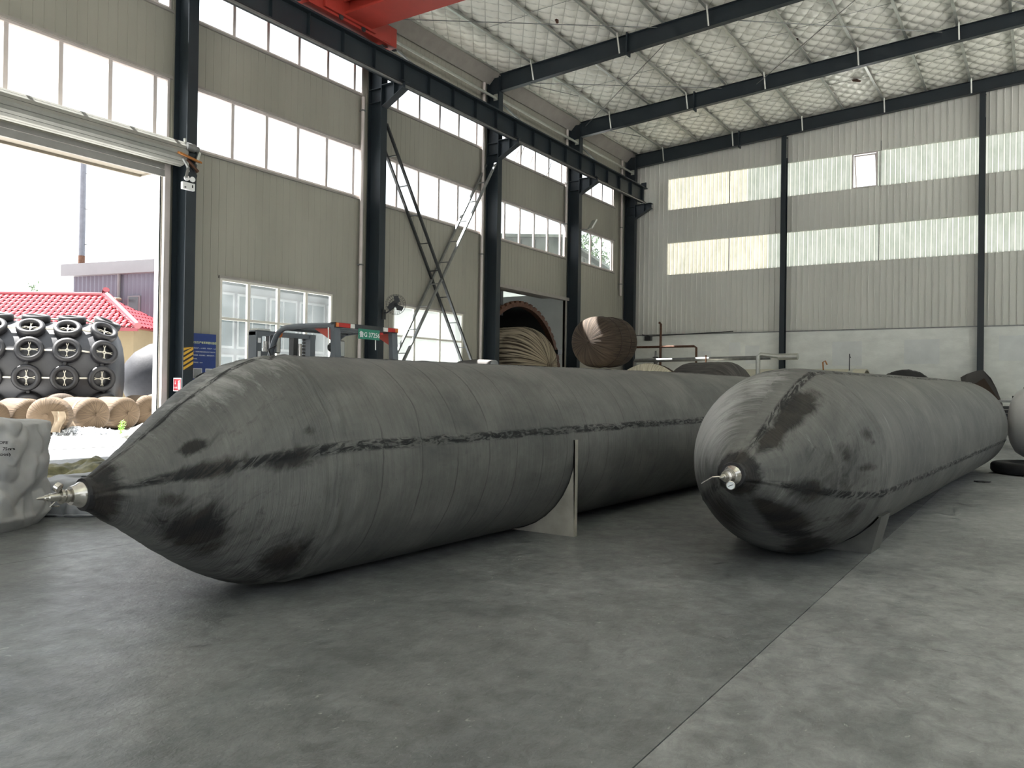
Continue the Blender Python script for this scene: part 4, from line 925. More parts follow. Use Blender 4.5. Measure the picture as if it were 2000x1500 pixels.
# ------------------------------------------------------------------ wrapped barrels
def wrap_mat(name, c1, c2, st=(5, .6, 1), rp=(.36,.64)):
    m = bpy.data.materials.new(name); m.use_nodes = True; nt = m.node_tree; N = nt.nodes; L = nt.links; p = N['Principled BSDF']
    uv = N.new('ShaderNodeUVMap'); uv.uv_map = 'UVMap'; mp = N.new('ShaderNodeMapping'); mp.inputs['Scale'].default_value = st; L.new(uv.outputs[0], mp.inputs[0])
    n = N.new('ShaderNodeTexNoise'); n.inputs['Scale'].default_value = 2.2; n.inputs['Detail'].default_value = 6; L.new(mp.outputs[0], n.inputs['Vector'])
    r = N.new('ShaderNodeValToRGB'); r.color_ramp.elements[0].position = rp[0]; r.color_ramp.elements[1].position = rp[1]; r.color_ramp.elements[0].color = (*c1, 1); r.color_ramp.elements[1].color = (*c2, 1)
    L.new(n.outputs['Fac'], r.inputs[0]); L.new(r.outputs[0], p.inputs['Base Color']); p.inputs['Roughness'].default_value = .8; p.inputs['Specular IOR Level'].default_value = .2
    b = N.new('ShaderNodeBump'); b.inputs['Strength'].default_value = .5; b.inputs['Distance'].default_value = .03; L.new(n.outputs['Fac'], b.inputs['Height']); L.new(b.outputs[0], p.inputs['Normal']); return m
M['wrap_brown'] = wrap_mat('dark_brown_wrap', (.026,.020,.016), (.085,.062,.045)); M['wrap_tan'] = wrap_mat('tan_wrap', (.045,.031,.02), (.13,.093,.06)); M['wrap_cream'] = wrap_mat('cream_wrap', (.33,.30,.22), (.56,.52,.41)); M['wrap_dark'] = wrap_mat('charcoal_wrap', (.05,.047,.046), (.12,.112,.105)); M['wrap_stripe'] = wrap_mat('striped_wrap', (.04,.03,.022), (.36,.31,.235), (2.6,.3,1), (.42,.54))
M['wrap_band'] = mat('pale_wrap_band', (.20,.16,.115), .8, 0, .2, .12, 5); M['wrap_strap'] = mat('dark_strap', (.05,.035,.03), .7, 0, .2, .1, 5)
def barrel(name, loc, R, Lb, rz, m, lab, grp, seed, pleats=22, band=None, strap=0, dome=.62, tilt=0.0, knot=True, zc=None):
    t = thing(name, loc, lab, 'barrel', grp); t.rotation_euler = (0, 0, 0)
    ax = Vector((math.cos(rz), math.sin(rz), tilt)).normalized(); sd = Vector((-math.sin(rz), math.cos(rz), 0)); uu = ax.cross(sd)
    c0 = Vector(loc) + Vector((0,0,R if zc is None else zc)); n = 96; prof = []
    h = Lb/2; dl = R*dome
    for k in range(9): g_ = k/8*PI/2; prof.append((-h - dl + dl*(1-math.cos(g_)), R*math.sin(g_)**.85, 1-k/8))
    for k in range(1, 12): prof.append((-h + Lb*k/12, R, 0))
    for k in range(13): g_ = PI/2 - k/12*PI/2; prof.append((h + dl - dl*(1-math.cos(g_)), R*max(0.02, math.sin(g_))**.85, k/12))
    V = []; UV = []
    for (s, r, cp) in prof:
        for i in range(n+1):
            th = 2*PI*i/n; ph = th*pleats + 2.5*noise.noise(Vector((math.cos(th)*2, math.sin(th)*2, seed)))
            d = cp*(.030*R*abs(math.sin(ph/2))) + .012*R*noise.noise(Vector((s*2, math.cos(th)*2, math.sin(th)*2+seed)))
            rr = max(.01, r - d - .012*R*noise.noise(Vector((s*7,th,seed)))*(1 if cp == 0 else .3)); V.append(c0 + ax*s + (sd*math.cos(th) + uu*math.sin(th))*rr); UV.append((th*3, s + cp*.2))
    b = MB(); b.v = V
    for j in range(len(prof)-1):
        for i in range(n): b.f.append((j*(n+1)+i, j*(n+1)+i+1, (j+1)*(n+1)+i+1, (j+1)*(n+1)+i))
    o = b.build('wrapping', m, t, smooth=180); ul = o.data.uv_layers.new(name='UVMap'); buf = []
    for lp in o.data.loops: buf += list(UV[lp.vertex_index])
    ul.data.foreach_set('uv', buf)
    if band:
        for (s0, w) in band: MB().lathe([(s0,R*.99),(s0,R*1.012),(s0+w,R*1.012),(s0+w,R*.99)], c0, ax, 48).build('cloth_band', M['wrap_band'], t, smooth=40)
    for k in range(strap): s0 = -h + Lb*(k+.5)/strap; MB().lathe([(s0,R*.99),(s0,R*1.02),(s0+.04,R*1.02),(s0+.04,R*.99)], c0, ax, 40).build('strap', M['wrap_strap'], t, smooth=40)
    if knot: 
        kk = MB().lathe([(-.02*R,.10*R),(.03*R,.07*R),(.06*R,.045*R),(.10*R,.08*R),(.16*R,.13*R),(.17*R,.03*R)], c0 + ax*(h+dl), ax, 14).build('tied_end', m, t, smooth=60)
        ul = kk.data.uv_layers.new(name='UVMap')
    return t
PB = 'wrapped barrels heaped in the far corner'
barrel('wrapped_barrel', (-12.0, 23.84, 0), .82, 1.25, -1.62, M['wrap_brown'], 'dark brown wrapped barrel lying on top of the heap', PB, 5, 20, strap=2, zc=2.90, tilt=-.04)
barrel('wrapped_barrel', (-12.05, 23.8, 0), 1.02, 1.3, -1.62, M['wrap_cream'], 'cream wrapped barrel directly under the dark brown one', PB, 6, 26)
barrel('wrapped_barrel', (-9.75, 22.4, 0), 1.06, .9, -1.3, M['wrap_cream'], 'cream wrapped barrel with dark straps right of the dark brown one', PB, 9, 26, strap=3)
barrel('wrapped_barrel', (-14.3, 22.9, 0), 1.04, .8, -1.5, M['wrap_cream'], 'cream wrapped barrel between the striped one and the dark brown one', PB, 12, 26)
barrel('wrapped_barrel', (-9.0, 25.4, 0), 1.14, 1.4, -.35, M['wrap_dark'], 'charcoal wrapped barrel right of the heap in front of the pipes', PB, 14, 30)
bs_ = barrel('wrapped_barrel', (-16.36, 25.0, 0), 1.45, .9, -.03, M['wrap_stripe'], 'large striped tan barrel half inside the drum opening', PB, 17, 34, dome=.8, zc=2.15, tilt=.02)
for x_ in (-16.75, -15.95): MB().prism([(24.0,0),(26.0,0),(25.95,.95),(25.5,.80),(25.0,.70),(24.5,.80),(24.05,.95)], lambda a_, b_, q: (q, a_, b_), x_-.08, x_+.08).build('cradle', M['rust'], bs_)
tr = thing('canvas_roll', (-12.9, 18.4, 0), 'grey canvas roll with a white ring end lying behind the airbag', 'roll')
MB().tube([(-14.2,18.9,1.98),(-13.4,18.6,2.02),(-12.6,18.3,1.98)], .13, 14).build('roll', M['wrap_dark'], tr, smooth=True); MB().lathe([(0,.07),(.02,.13),(.06,.13),(.07,.07)], (-12.6,18.3,1.98), (.93,-.35,0), 18).build('ring', M['galv_dark'], tr, smooth=40)
for p_ in ((-14.0,18.82),(-12.8,18.37)): MB().box(p_[0]-.06,p_[0]+.06,p_[1]-.06,p_[1]+.06,0,1.88).build('trestle_leg', M['galv_dark'], tr)

# ------------------------------------------------------------------ annex behind the opening, with the big open drum
M['annex_green'] = mat('dark_green_sheet', (.075,.10,.09), .6, 0, .3, .2, 1.5, coords='World'); M['annex_wall'] = mat('annex_sheet_wall', (.40,.41,.39), .6, 0, .3, .08, 1, coords='World')
an = MB()
an.box(-27, -16.3, 22.6, 22.7, -1.9, 6.3); an.box(-27, -16.3, 36.3, 36.4, -1.9, 6.3); an.box(-27, -26.9, 22.6, 28.4, -1.9, 6.3); an.box(-27, -26.9, 29.6, 36.4, -1.9, 6.3); an.box(-27,-26.9, 28.4, 29.6, -1.9, 2.6); an.box(-27,-26.9, 28.4, 29.6, 4.2, 6.3)
tag(an.build('wall_annex', M['annex_wall']), kind='structure')
tag(MB().box(-27, -16.14, 22.6, 36.4, -2.0, -1.85).build('floor_annex', M['floor']), kind='structure')
cg_ = MB(); k = 0
yy = 22.8
while yy < 29.9:
    cg_.box(-26.9, -26.86, yy, yy+.16, -1.8, 6.2) if not 28.2 < yy < 29.6 else None; yy += .2
cg_.build('panel_run', M['annex_wall'], bpy.data.objects['wall_annex'])
rf = thing('annex_roof', (-21.5, 29.5, 6.3), 'dark green gable roof of the annex seen through the high windows', 'roof')
RYR, RZR = 29.5, 7.86
for (y0, y1, z0, z1) in ((20.6, RYR, 6.42, RZR), (RYR, 38.6, RZR, 6.36)):
    MB().add([(-27.3,y0,z0),(-16.9,y0,z0),(-16.9,y1,z1),(-27.3,y1,z1),(-27.3,y0,z0-.12),(-16.9,y0,z0-.12),(-16.9,y1,z1-.12),(-27.3,y1,z1-.12)], [(0,1,2,3),(7,6,5,4),(0,4,5,1),(1,5,6,2),(2,6,7,3),(3,7,4,0)]).build('roof_slope', M['annex_green'], rf)
MB().prism([(20.6,6.3),(RYR,RZR-.12),(38.6,6.24)], lambda a_, b_, q: (q, a_, b_), -17.3, -17.25).build('gable', M['annex_green'], rf)
for k in range(16):
    y0 = 21.6 + k*1.05; zt_ = RZR-.2-abs(y0-RYR)*.162; MB().box(-17.25, -17.21, y0, y0+.08, 6.1, zt_).build('gable_batten', M['annex_green'], rf)
MB().box(-26.9, -17.3, 26.0, 27.6, 5.72, 5.76).build('skylight_sheet', M['frp_cream'], rf)
MB().box(-17.2, -16.14, 23.2, 28.4, 5.05, 5.15).build('lintel_flashing', M['trim'], rf)
ln_ = MB().box(-16.14, -15.9, 23.2, 28.4, 4.9, 5.02).build('trim_1', M['trim']); tag(ln_, kind='structure')
ij = MB().box(-16.14, -15.96, 28.3, 28.36, 0, 5.0).build('trim_2', M['trim']); tag(ij, kind='structure')
MB().box(-19.1, -18.9, 27.9, 28.1, 4.4, 5.7).build('hanger_post', M['steel'], rf)
dr = thing('open_drum', (-19.5, 28.5, -1.85), 'huge dark open drum with a rusty toothed rim behind the opening', 'drum')
dc = Vector((-18.2, 28.5, 1.68)); DR = 3.25; dax = Vector((-1,0,0))
MB().lathe([(0,DR-.12),(.1,DR-.14),(4.6,DR-.14),(5.6,DR*.75),(6.0,0.02),(5.9,0.02),(5.5,DR*.75+.05),(4.6,DR-.05),(.1,DR-.04),(0,DR-.12)], dc, dax, 72, caps=False).build('shell', M['black_steel'], dr, smooth=40)
MB().lathe([(-.02,DR-.16),(-.02,DR),(.22,DR),(.22,DR-.16),(-.02,DR-.16)], dc, dax, 72, caps=False).build('rim', M['rust'], dr, smooth=40)
tm = MB().box(-.12, .02, -.10, .10, 0, .10).mesh('tooth', M['rust'])
for k in range(56):
    g_ = 2*PI*k/56; o = inst('tooth', tm, dr, dc + Vector((-.02, math.sin(g_)*(DR-.02), math.cos(g_)*(DR-.02)))); o.rotation_euler = (-g_, 0, 0)
for (y0, z0, y1, z1) in ((29.5,2.0,31.3,3.0),(26.6,3.1,27.2,2.0)): MB().bar((-18.05,y0,z0),(-18.05,y1,z1), .06, .09).build('locking_bar', M['rust'], dr)
MB().box(-18.13,-17.95, 31.1, 31.55, 2.9, 3.1).build('hinge_block', M['steel'], dr)

# ------------------------------------------------------------------ things along the end wall
cp = thing('cream_pipe', (-8.5, 31.0, 0), 'long cream pipe lying along the end wall with a dark open end', 'pipe')
MB().lathe([(0,1.05),(6.9,1.05),(6.9,1.0),(.5,1.0)], (-12.1,31.0,1.17), (1,0,0), 40, caps=False).build('pipe_shell', mat('cream_pipe_skin', (.55,.52,.42), .7, 0, .3, .08, 2), cp, smooth=40)
for x in (-5.75,): MB().lathe([(0,1.05),(0,1.07),(.14,1.07),(.14,1.05)], (x,31.0,1.17), (1,0,0), 40).build('end_band', M['galv'], cp, smooth=40)
for x in (-11.5,-8,-5.8): MB().box(x-.1, x+.1, 30.4, 31.6, 0, .22).build('sleeper', M['wrap_dark'], cp)
MB().tube([(-6.6,30.6,2.15),(-6.6,30.5,2.45),(-6.52,30.5,2.5),(-6.45,30.5,2.36)], .025, 6).build('valve', M['orange_rust'], cp); MB().tube([(-5.72,30.6,2.15),(-5.72,30.6,2.75),(-5.68,30.6,2.6)], .018, 6).build('standpipe', M['black_steel'], cp)
gp = thing('grey_pipe_frame', (-10.5, 30.2, 0), 'grey horizontal pipe run with an elbow leg in front of the end wall', 'pipe')
MB().tube([(-14.6,31.9,2.62),(-8.85,31.9,2.70)], .085, 10).build('pipe', M['galv_dark'], gp, smooth=True)
MB().tube([(-8.78,30,0),(-8.78,30,2.68),(-8.70,30.02,2.74),(-8.1,30.4,2.66),(-7.5,30.4,2.64)], .075, 10).build('pipe', M['galv'], gp, smooth=True)
MB().lathe([(0,.12),(.7,.12)], (-8.15,30.4,2.66), (1,0,0), 14).build('pipe_socket', M['galv'], gp, smooth=40)
MB().tube([(-14.6,31.9,0),(-14.6,31.9,2.62)], .07, 8).build('leg', M['galv_dark'], gp)
MB().tube([(-11.35,31.6,2.5),(-11.35,31.6,2.8)], .03, 6).build('valve', M['rust'], gp)
rp = thing('rusty_pipe_frame', (-13.5, 32.9, 0), 'thin rusty pipe frame standing in front of the end wall', 'pipe')
MB().tube([(-13.9,33,0),(-13.9,33,4.25),(-13.98,32.98,4.33)], .055, 8).build('upright', M['rust'], rp, smooth=True)
MB().tube([(-15.3,33,3.26),(-12.38,33,3.26),(-12.28,33,3.20),(-12.27,33,0)], .05, 8).build('rail', M['rust'], rp, smooth=True)
MB().lathe([(0,.03),(.1,.09),(.2,.13),(.3,.08),(.34,.14),(.38,.05),(.62,.04)], (-13.95,32.6,2.45), (0,0,1), 14).build('valve', M['galv_dark'], rp, smooth=40); MB().tube([(-13.95,32.6,0),(-13.95,32.6,2.5)], .04, 8).build('riser', M['rust'], rp)
MB().box(-15.0,-14.7, 33.75, 33.95, 3.6, 3.8).build('bracket', M['black_steel'], rp); MB().tube([(-15.2,33.95,3.88),(-14.8,33.9,3.8),(-11,33.92,3.92)], .02, 6).build('cable', M['black'], rp)
bk = thing('black_hose_bundle', (-4.15, 32.3, 0), 'round black rough bundle standing on edge by the end wall', 'bundle')
b = MB(); n, k = 72, 14; 
for j in range(k+1):
    f = j/k*2-1
    for i in range(n):
        th = 2*PI*i/n; r = 1.10*(1-abs(f)**4*.35) + .05*noise.noise(Vector((math.cos(th)*5, math.sin(th)*5, f*3))) + .03*noise.noise(Vector((math.cos(th)*14, math.sin(th)*14, f*6)))
        b.v.append(Vector((-4.12 + r*math.cos(th), 32.3 + f*.35, max(0, 1.12 + r*math.sin(th)))))
for j in range(k):
    for i in range(n): l = (i+1) % n; b.f.append((j*n+i, (j+1)*n+i, (j+1)*n+l, j*n+l))
b.f.append(tuple(range(n))); b.f.append(tuple(k*n+i for i in range(n))[::-1]); b.build('bundle_body', M['black'], bk, smooth=60)
MB().lathe([(0,.5),(.02,.52),(.1,.5)], (-4.12,31.92,1.12), (0,-1,0), 24).build('core', M['black_steel'], bk)
sh = thing('rubber_sheet', (-1.75, 33.2, 0), 'folded dark brown rubber sheet leaning on the end wall post', 'sheet')
P = [(-2.45,1.98),(-2.25,2.10),(-1.95,2.22),(-1.75,2.25),(-1.5,1.95),(-1.35,1.62),(-1.15,1.05),(-1.05,.0),(-2.2,0),(-2.3,1.7),(-2.42,1.82)]
b = MB().prism(P, lambda a_, b_, q: (a_, 33.45 + q - b_*.06 + .05*math.sin(a_*9), b_), -.10, .04); b.build('sheet_fold', M['wrap_dark'], sh); MB().prism([(-2.3,0),(-2.2,1.6),(-1.7,1.95),(-1.25,1.2),(-1.1,0)], lambda a_, b_, q: (a_, 33.15 + q - b_*.04, b_), -.05, .04).build('sheet_fold', M['wrap_brown'], sh)
# table with a stack of rubber sheets at the right
tb = thing('work_table', (-.2, 24.3, 0), 'work table stacked with dark rubber sheets at the right edge', 'table')
MB().box(-1.05, 1.3, 23.6, 25.0, 1.16, 1.21).build('table_top', M['galv_dark'], tb)
for (x, y) in ((-.98,23.7),(1.2,23.7),(-.98,24.9),(1.2,24.9)): MB().box(x-.04, x+.04, y-.04, y+.04, 0, 1.16).build('leg', M['black_steel'], tb)
for k in range(7):
    z = .42 + k*.095; dx = random.uniform(-.05,.08); MB().box(-.92+dx, 1.2+dx, 23.72+dx*.6, 24.85, z, z+.07).build('rubber_sheet', M['black' if k % 2 else 'black_steel'], tb)
MB().box(-1.0, 1.25, 23.65, 24.95, .34, .41).build('shelf', M['galv_dark'], tb)
cl = thing('cloth_heap', (-.55, 24.0, 1.21), 'pale crumpled cloth with a black clamp on the work table', 'cloth')
b = MB(); nx, ny = 20, 14
for i in range(nx+1):
    for j in range(ny+1): u, v = i/nx*2-1, j/ny*2-1; b.v.append(Vector((-.4+u*.5, 24.0+v*.3, 1.212 + max(0,(1-abs(u)**3)*(1-abs(v)**3))*(.05+.07*noise.noise(Vector((u*3,v*3,1)))))))
for i in range(nx):
    for j in range(ny): a_ = i*(ny+1)+j; b.f.append((a_, a_+ny+1, a_+ny+2, a_+1))
b.build('cloth', M['bag'], cl, smooth=60); MB().box(-.62,-.5, 23.9, 24.0, 1.27, 1.33).build('clamp', M['black_steel'], cl)
# pale tank on a tyre at the right edge
wt = thing('pale_tank', (.35, 17.0, .13), 'pale grey rounded tank at the right edge resting on a flat tyre', 'tank')
prof = [(0,0.02),(.0,.30),(.02,.46),(.08,.56),(.18,.62),(.5,.64),(2.4,.64),(2.6,.58),(2.7,.4),(2.72,.02)]
MB().lathe(prof, (-.42,17.25,.845), (.97,-.22,0), 48).build('tank_shell', mat('pale_grey_tank', (.42,.42,.42), .5, 0, .4, .08, 4, .05, 20), wt, smooth=50)
MB().lathe([(.5,.641),(.5,.66),(.56,.66),(.56,.641)], (-.42,17.25,.845), (.97,-.22,0), 48).build('hoop', M['galv'], wt, smooth=40)
MB().tube([(-.3,17.15,1.36),(-.17,17.1,1.62)], .025, 8).build('lifting_lug', M['galv_dark'], wt)
def tyre_mesh(name, R, w, m, hole=.58, n=36):
    P = []; k = 14
    for i in range(k): g_ = 2*PI*i/k; P.append((w/2*math.copysign(abs(math.cos(g_))**.6, math.cos(g_)), R*(1+hole)/2 + R*(1-hole)/2*math.copysign(abs(math.sin(g_))**.75, math.sin(g_))))
    P.append(P[0]); return MB().lathe(P, (0,0,0), (0,0,1), n, caps=False).mesh(name, m, smooth=50)
ty = thing('flat_tyre', (-.02, 16.3, 0), 'worn black tyre lying flat under the pale tank', 'tyre')
inst('tyre_casing', tyre_mesh('tyre_casing', .72, .20, M['black'], .55, 48), ty, (-.02, 16.3, .10))
fp_ = thing('rubber_scrap', (-.74, 14.2, 0), 'small dark rubber scrap on the floor near the right edge', 'scrap')
b = MB(); n = 16; b.v = [Vector((-.74 + .13*math.cos(2*PI*i/n)*random.uniform(.7,1.1), 14.2 + .10*math.sin(2*PI*i/n)*random.uniform(.7,1.1), .002)) for i in range(n)]; b.v += [Vector((v.x*.97-.74*.03, v.y*.97+14.2*.03, .016)) for v in b.v[:n]]
b.f = [tuple(range(n, 2*n))] + [(i, (i+1) % n, n+(i+1) % n, n+i) for i in range(n)]; b.build('scrap_piece', M['black'], fp_)
for (x, y, w, h, lb) in ((-1.05, 25.6, .34, .36, 'small brown carton on the floor beyond the right-hand airbag'), ):
    bx = thing('carton', (x, y, 0), lb, 'box'); MB().box(x-w/2, x+w/2, y-.2, y+.2, 0, h).build('carton_body', M['wrap_band'], bx); MB().box(x-.03, x+.03, y-.201, y+.201, h-.002, h+.003).build('tape', M['wrap_tan'], bx)

# ------------------------------------------------------------------ outside: yard, fender, barrels, houses
yd = MB().box(-140, XW-.12, -70, 120, -.30, -.01).box(XW-.12, 90, YB+.25, 120, -.30, -.01).box(XR+.25, 90, YR-.25, YB+.25, -.30, -.01).box(XW-.12, 90, -70, YR-.25, -.30, -.01).build('yard_ground', M['slab_out']); tag(yd, kind='structure')
# white workshop seen through the lower windows
M['pale_wall'] = mat('pale_workshop_wall', (.10,.11,.12), .6, 0, .3, .06, 1); M['pale_glass'] = mat('workshop_pane', (.055,.072,.08), .25, 0, .5, .12, .8)
M['pale_frame'] = mat('workshop_frame', (.16,.17,.18), .6)
wk = thing('white_workshop', (-22, 19, 0), 'pale workshop facade seen through the lower windows', 'building')
MB().box(-23.5, -22.0, 15.6, 22.4, 0, 5.0).build('wall', M['pale_wall'], wk)
for k in range(5):
    y0 = 15.8 + k*1.32
    for (z0, z1) in ((.7,2.3),(2.5,4.3)):
        f = MB().box(-22.0, -21.94, y0, y0+1.2, z0, z1).build('window', M['pale_frame'], wk)
        for q in (0, 1): MB().box(-21.95, -21.93, y0+.07+q*.56, y0+.57+q*.56, z0+.08, z1-.08).build('pane', M['pale_glass'], f)
MB().box(-23.7, -21.7, 15.4, 22.5, 5.0, 5.15).build('roof', M['pale_frame'], wk)
# tyre-netted fender
RT = Vector((.837,.548,0)); FW = Vector((-.548,.837,0))
def cam_pt(px, depth, z): return FW*depth + RT*((px-1000)/1580*depth) + Vector((0,0,z))
M['fender'] = mat('dark_fender_rubber', (.020,.021,.026), .45, 0, .5, .2, 2, .15, 10); M['tyre'] = mat('old_tyre', (.007,.007,.009), .5, 0, .4, .25, 8); M['chain'] = mat('pale_chain', (.50,.48,.42), .45, .6, .5, .15, 20)
FRT = RT*.92 + FW*.39; FFW = FW*.92 - RT*.39
FR = 1.62; fc_end = cam_pt(229, 26.5, 0)
fe = thing('rubber_fender', fc_end - FRT*3.5, 'big dark rubber fender netted with old tyres and chains outside the door', 'fender')
c0 = fc_end + Vector((0,0,FR)); fax = -FRT
P = []
for k in range(9): g_ = k/8*PI/2; P.append((.75*(1-math.cos(g_))-.2, max(.05, FR*math.sin(g_)**.65)))
P += [(7.4, FR), (7.9, FR*.9), (8.2, FR*.5), (8.25, .05)]
MB().lathe(P, c0, fax, 64).build('fender_body', M['fender'], fe, smooth=60)
MB().lathe([(-.05,.12),(-.04,.14),(.05,.14)], c0, fax, 24).build('end_flange', M['black_steel'], fe)
tmesh = tyre_mesh('tyre', .40, .24, M['tyre'], .58, 30)
cm = MB()
for k in range(2):
    for q in range(-2, 3):
        a_ = q*.115; L_ = .075
        ring = [(a_ + L_*math.cos(t_), .028*math.sin(t_)) for t_ in [2*PI*i/10 for i in range(10)]]
        fl_ = (q % 2 == 0)
        pts = [((x, y, .0) if fl_ else (x, 0, y)) for x, y in ring]
        pts = [(p[0], p[1], p[2]+.02) if k == 0 else (-p[1], p[0], p[2]+.02) for p in pts]
        cm.tube(pts, .011, 5, True)
cmesh = cm.mesh('chain_cross', M['chain'])
for r_ in range(5):
    ang = math.radians(-34 + r_*28.5)
    for q in range(8):
        s = .30 + q*1.0 + (.04 if r_ % 2 else 0); rr = FR if s > .5 else FR*math.sin(math.acos(max(0, 1-s/.5)))**.6
        nd = (-FFW*math.cos(ang) + Vector((0,0,1))*math.sin(ang)); tn_ = (Vector((0,0,1))*math.cos(ang) + FFW*math.sin(ang))
        if s < .5: nd2 = (nd*.93 - fax*.36).normalized()
        else: nd2 = nd
        pos = c0 + fax*s + nd*(rr + .10)
        rx = (fax - nd2*fax.dot(nd2)).normalized(); ry = nd2.cross(rx)
        Mx = Matrix((rx, ry, nd2)).transposed().to_4x4(); Mx.translation = pos - WL[fe.name]
        o = bpy.data.objects.new('tyre', tmesh); col.objects.link(o); o.parent = fe; o.matrix_local = Mx
        o2 = bpy.data.objects.new('chain_cross', cmesh); col.objects.link(o2); o2.parent = o
        if q < 7:
            pn = c0 + fax*(s+1.0) + nd*(FR + .10); MB().tube([pos + fax*.38, pn - fax*.38], .03, 8).build('net_link', M['chain'], fe)
        if r_ < 4:
            a2 = ang + math.radians(14.2); nd3 = (-FFW*math.cos(a2) + Vector((0,0,1))*math.sin(a2)); tn3 = (Vector((0,0,1))*math.cos(a2) + FFW*math.sin(a2))
            MB().tube([c0 + fax*s + nd3*(rr+.09) - tn3*.12, c0 + fax*s + nd3*(rr+.09) + tn3*.12], .06, 8).build('net_link', M['tyre'], fe)
# plain airbag behind
ob = thing('dark_airbag', cam_pt(285, 30, 0), 'plain dark rubber airbag outside behind the tyre-netted fender', 'airbag')
c1 = cam_pt(238, 30.5, 1.5); MB().lathe([(0,.2),(.2,.7),(.5,1.05),(1.0,1.36),(1.6,1.48),(5,1.5),(5.3,1.3),(5.5,.4)], c1, (RT*.75+FW*.66), 48).build('airbag_body', mat('sunlit_dark_rubber', (.022,.023,.027), .65, 0, .15, .25, 1.5, .2, 12), ob, smooth=60)
OB = 'brown wrapped barrels lying in the yard'
for i, (px, dp, z, R, Lb, da, mm, band, lb) in enumerate((
    (-30, 20.8, 0, .42, 1.0, .9, 'wrap_tan', None, 'tan wrapped barrel at the far left of the yard row'),
    (40, 21.6, 0, .44, 1.0, 1.0, 'wrap_tan', None, 'tan wrapped barrel left of the torn one in the yard'),
    (100, 20.6, 0, .47, .7, .35, 'wrap_tan', None, 'tan wrapped barrel with a torn flap of cloth in the yard'),
    (160, 22.3, 0, .46, 1.2, .95, 'wrap_tan', [(.35,.10)], 'tan wrapped barrel with a cloth band, just left of the green weed'),
    (224, 23.6, 0, .46, 1.1, .95, 'wrap_tan', None, 'tan wrapped barrel behind the green weed'),
    (118, 24.0, 0, .50, 1.2, .6, 'wrap_brown', None, 'darker wrapped barrel behind the banded one in the yard'),
    (276, 25.3, 0, .48, .9, .9, 'wrap_tan', None, 'tan wrapped barrel second from the door jamb'),
    (312, 27.6, 0, .50, 1.0, .6, 'wrap_tan', None, 'tan wrapped barrel partly hidden by the door jamb'))):
    dirv = -FW*math.cos(da) + RT*math.sin(da); barrel('yard_barrel', cam_pt(px, dp, z), R, Lb, math.atan2(dirv.y, dirv.x), M[mm], lb, OB, 30+i, 26, band=band, dome=.5)
torn = thing('torn_cloth', cam_pt(117, 20.0, 0), 'torn pale cloth hanging off a barrel in the yard', 'cloth')
b = MB(); c_ = cam_pt(117, 20.1, 0)
for j in range(13):
    for i in range(7): f = j/12; u = i/6-.5; b.v.append(c_ + RT*(u*.28 + .05*math.sin(f*5)) - FW*(.05*math.sin(u*9+f*4) + .06) + Vector((0,0,.60-.52*f)))
for j in range(12):
    for i in range(6): a_ = j*7+i; b.f.append((a_, a_+1, a_+8, a_+7))
b.build('cloth', M['wrap_band'], torn, smooth=60)
# gravel strip: uncountable
M['gravel'] = mat('white_gravel', (.55,.57,.60), .8, 0, .2, .25, 12)
gv = MB(); 
for k in range(2600):
    px = random.uniform(105, 330); dp = random.gauss(20.6 + (px-105)*.004, .28); s_ = random.uniform(.025,.075)
    hh = .16*max(0, 1-((px-170)/80)**2)*max(0, 1-((dp-20.7)/.5)**2)
    p0 = cam_pt(px, dp, hh*random.random() + s_*.2); vv = [p0 + Vector((random.uniform(-1,1), random.uniform(-1,1), random.uniform(-.6,.9)))*s_ for _ in range(4)]
    gv.add(vv, [(0,1,2),(0,3,1),(1,3,2),(0,2,3)])
go = gv.build('gravel', M['gravel']); tag(go, 'pale crushed gravel strip in front of the yard barrels', 'gravel', kind='stuff')
sl = thing('broken_slab', cam_pt(262, 19.6, 0), 'tilted pale slab lying on the gravel near the door jamb', 'slab'); c_ = cam_pt(262, 19.6, 0)
MB().bar(c_ + RT*-.25 + Vector((0,0,.03)), c_ + RT*.35 + Vector((0,0,.34)), .5, .08).build('slab_piece', M['white_paint'], sl)
M['leaf'] = mat('green_leaf', (.16,.34,.05), .5, 0, .3, .3, 8); M['leaf_dark'] = mat('tree_leaf', (.10,.15,.08), .6, 0, .3, .3, 3); M['bark'] = mat('bark', (.10,.085,.07), .9)
wd = thing('green_weed', cam_pt(236, 19.8, 0), 'small bright green weed growing in front of the yard barrels', 'plant'); c_ = cam_pt(236, 19.8, 0)
for q in range(4):
    tip = c_ + Vector((random.uniform(-.12,.12), random.uniform(-.1,.1), random.uniform(.28,.45))); stm = MB().tube([c_, (c_+tip)/2 + Vector((.02,0,0)), tip], [.008,.006,.003], 5).build('stem', M['leaf'], wd)
    for k in range(12):
        f = .25 + .75*k/12; p0 = c_.lerp(tip, f); dv = Vector((random.uniform(-1,1), random.uniform(-1,1), random.uniform(.0,.6))).normalized(); sd_ = dv.cross(Vector((0,0,1))).normalized()
        MB().add([p0, p0+dv*.05+sd_*.022, p0+dv*.10, p0+dv*.05-sd_*.022], [(0,1,2,3)]).build('leaf', M['leaf'], wd)
# red-tiled house
M['cream_wall'] = mat('cream_plaster', (.17,.135,.082), .8, 0, .2, .08, 1); M['tile'] = mat('glazed_red_tile', (.24,.022,.03), .25, 0, .6, .12, 3); M['tile_ridge'] = mat('red_ridge', (.15,.012,.02), .35, 0, .6, .1, 3)
hs = thing('tiled_house', (-41, 20, 0), 'cream house with a glazed red tiled roof beyond the yard', 'building')
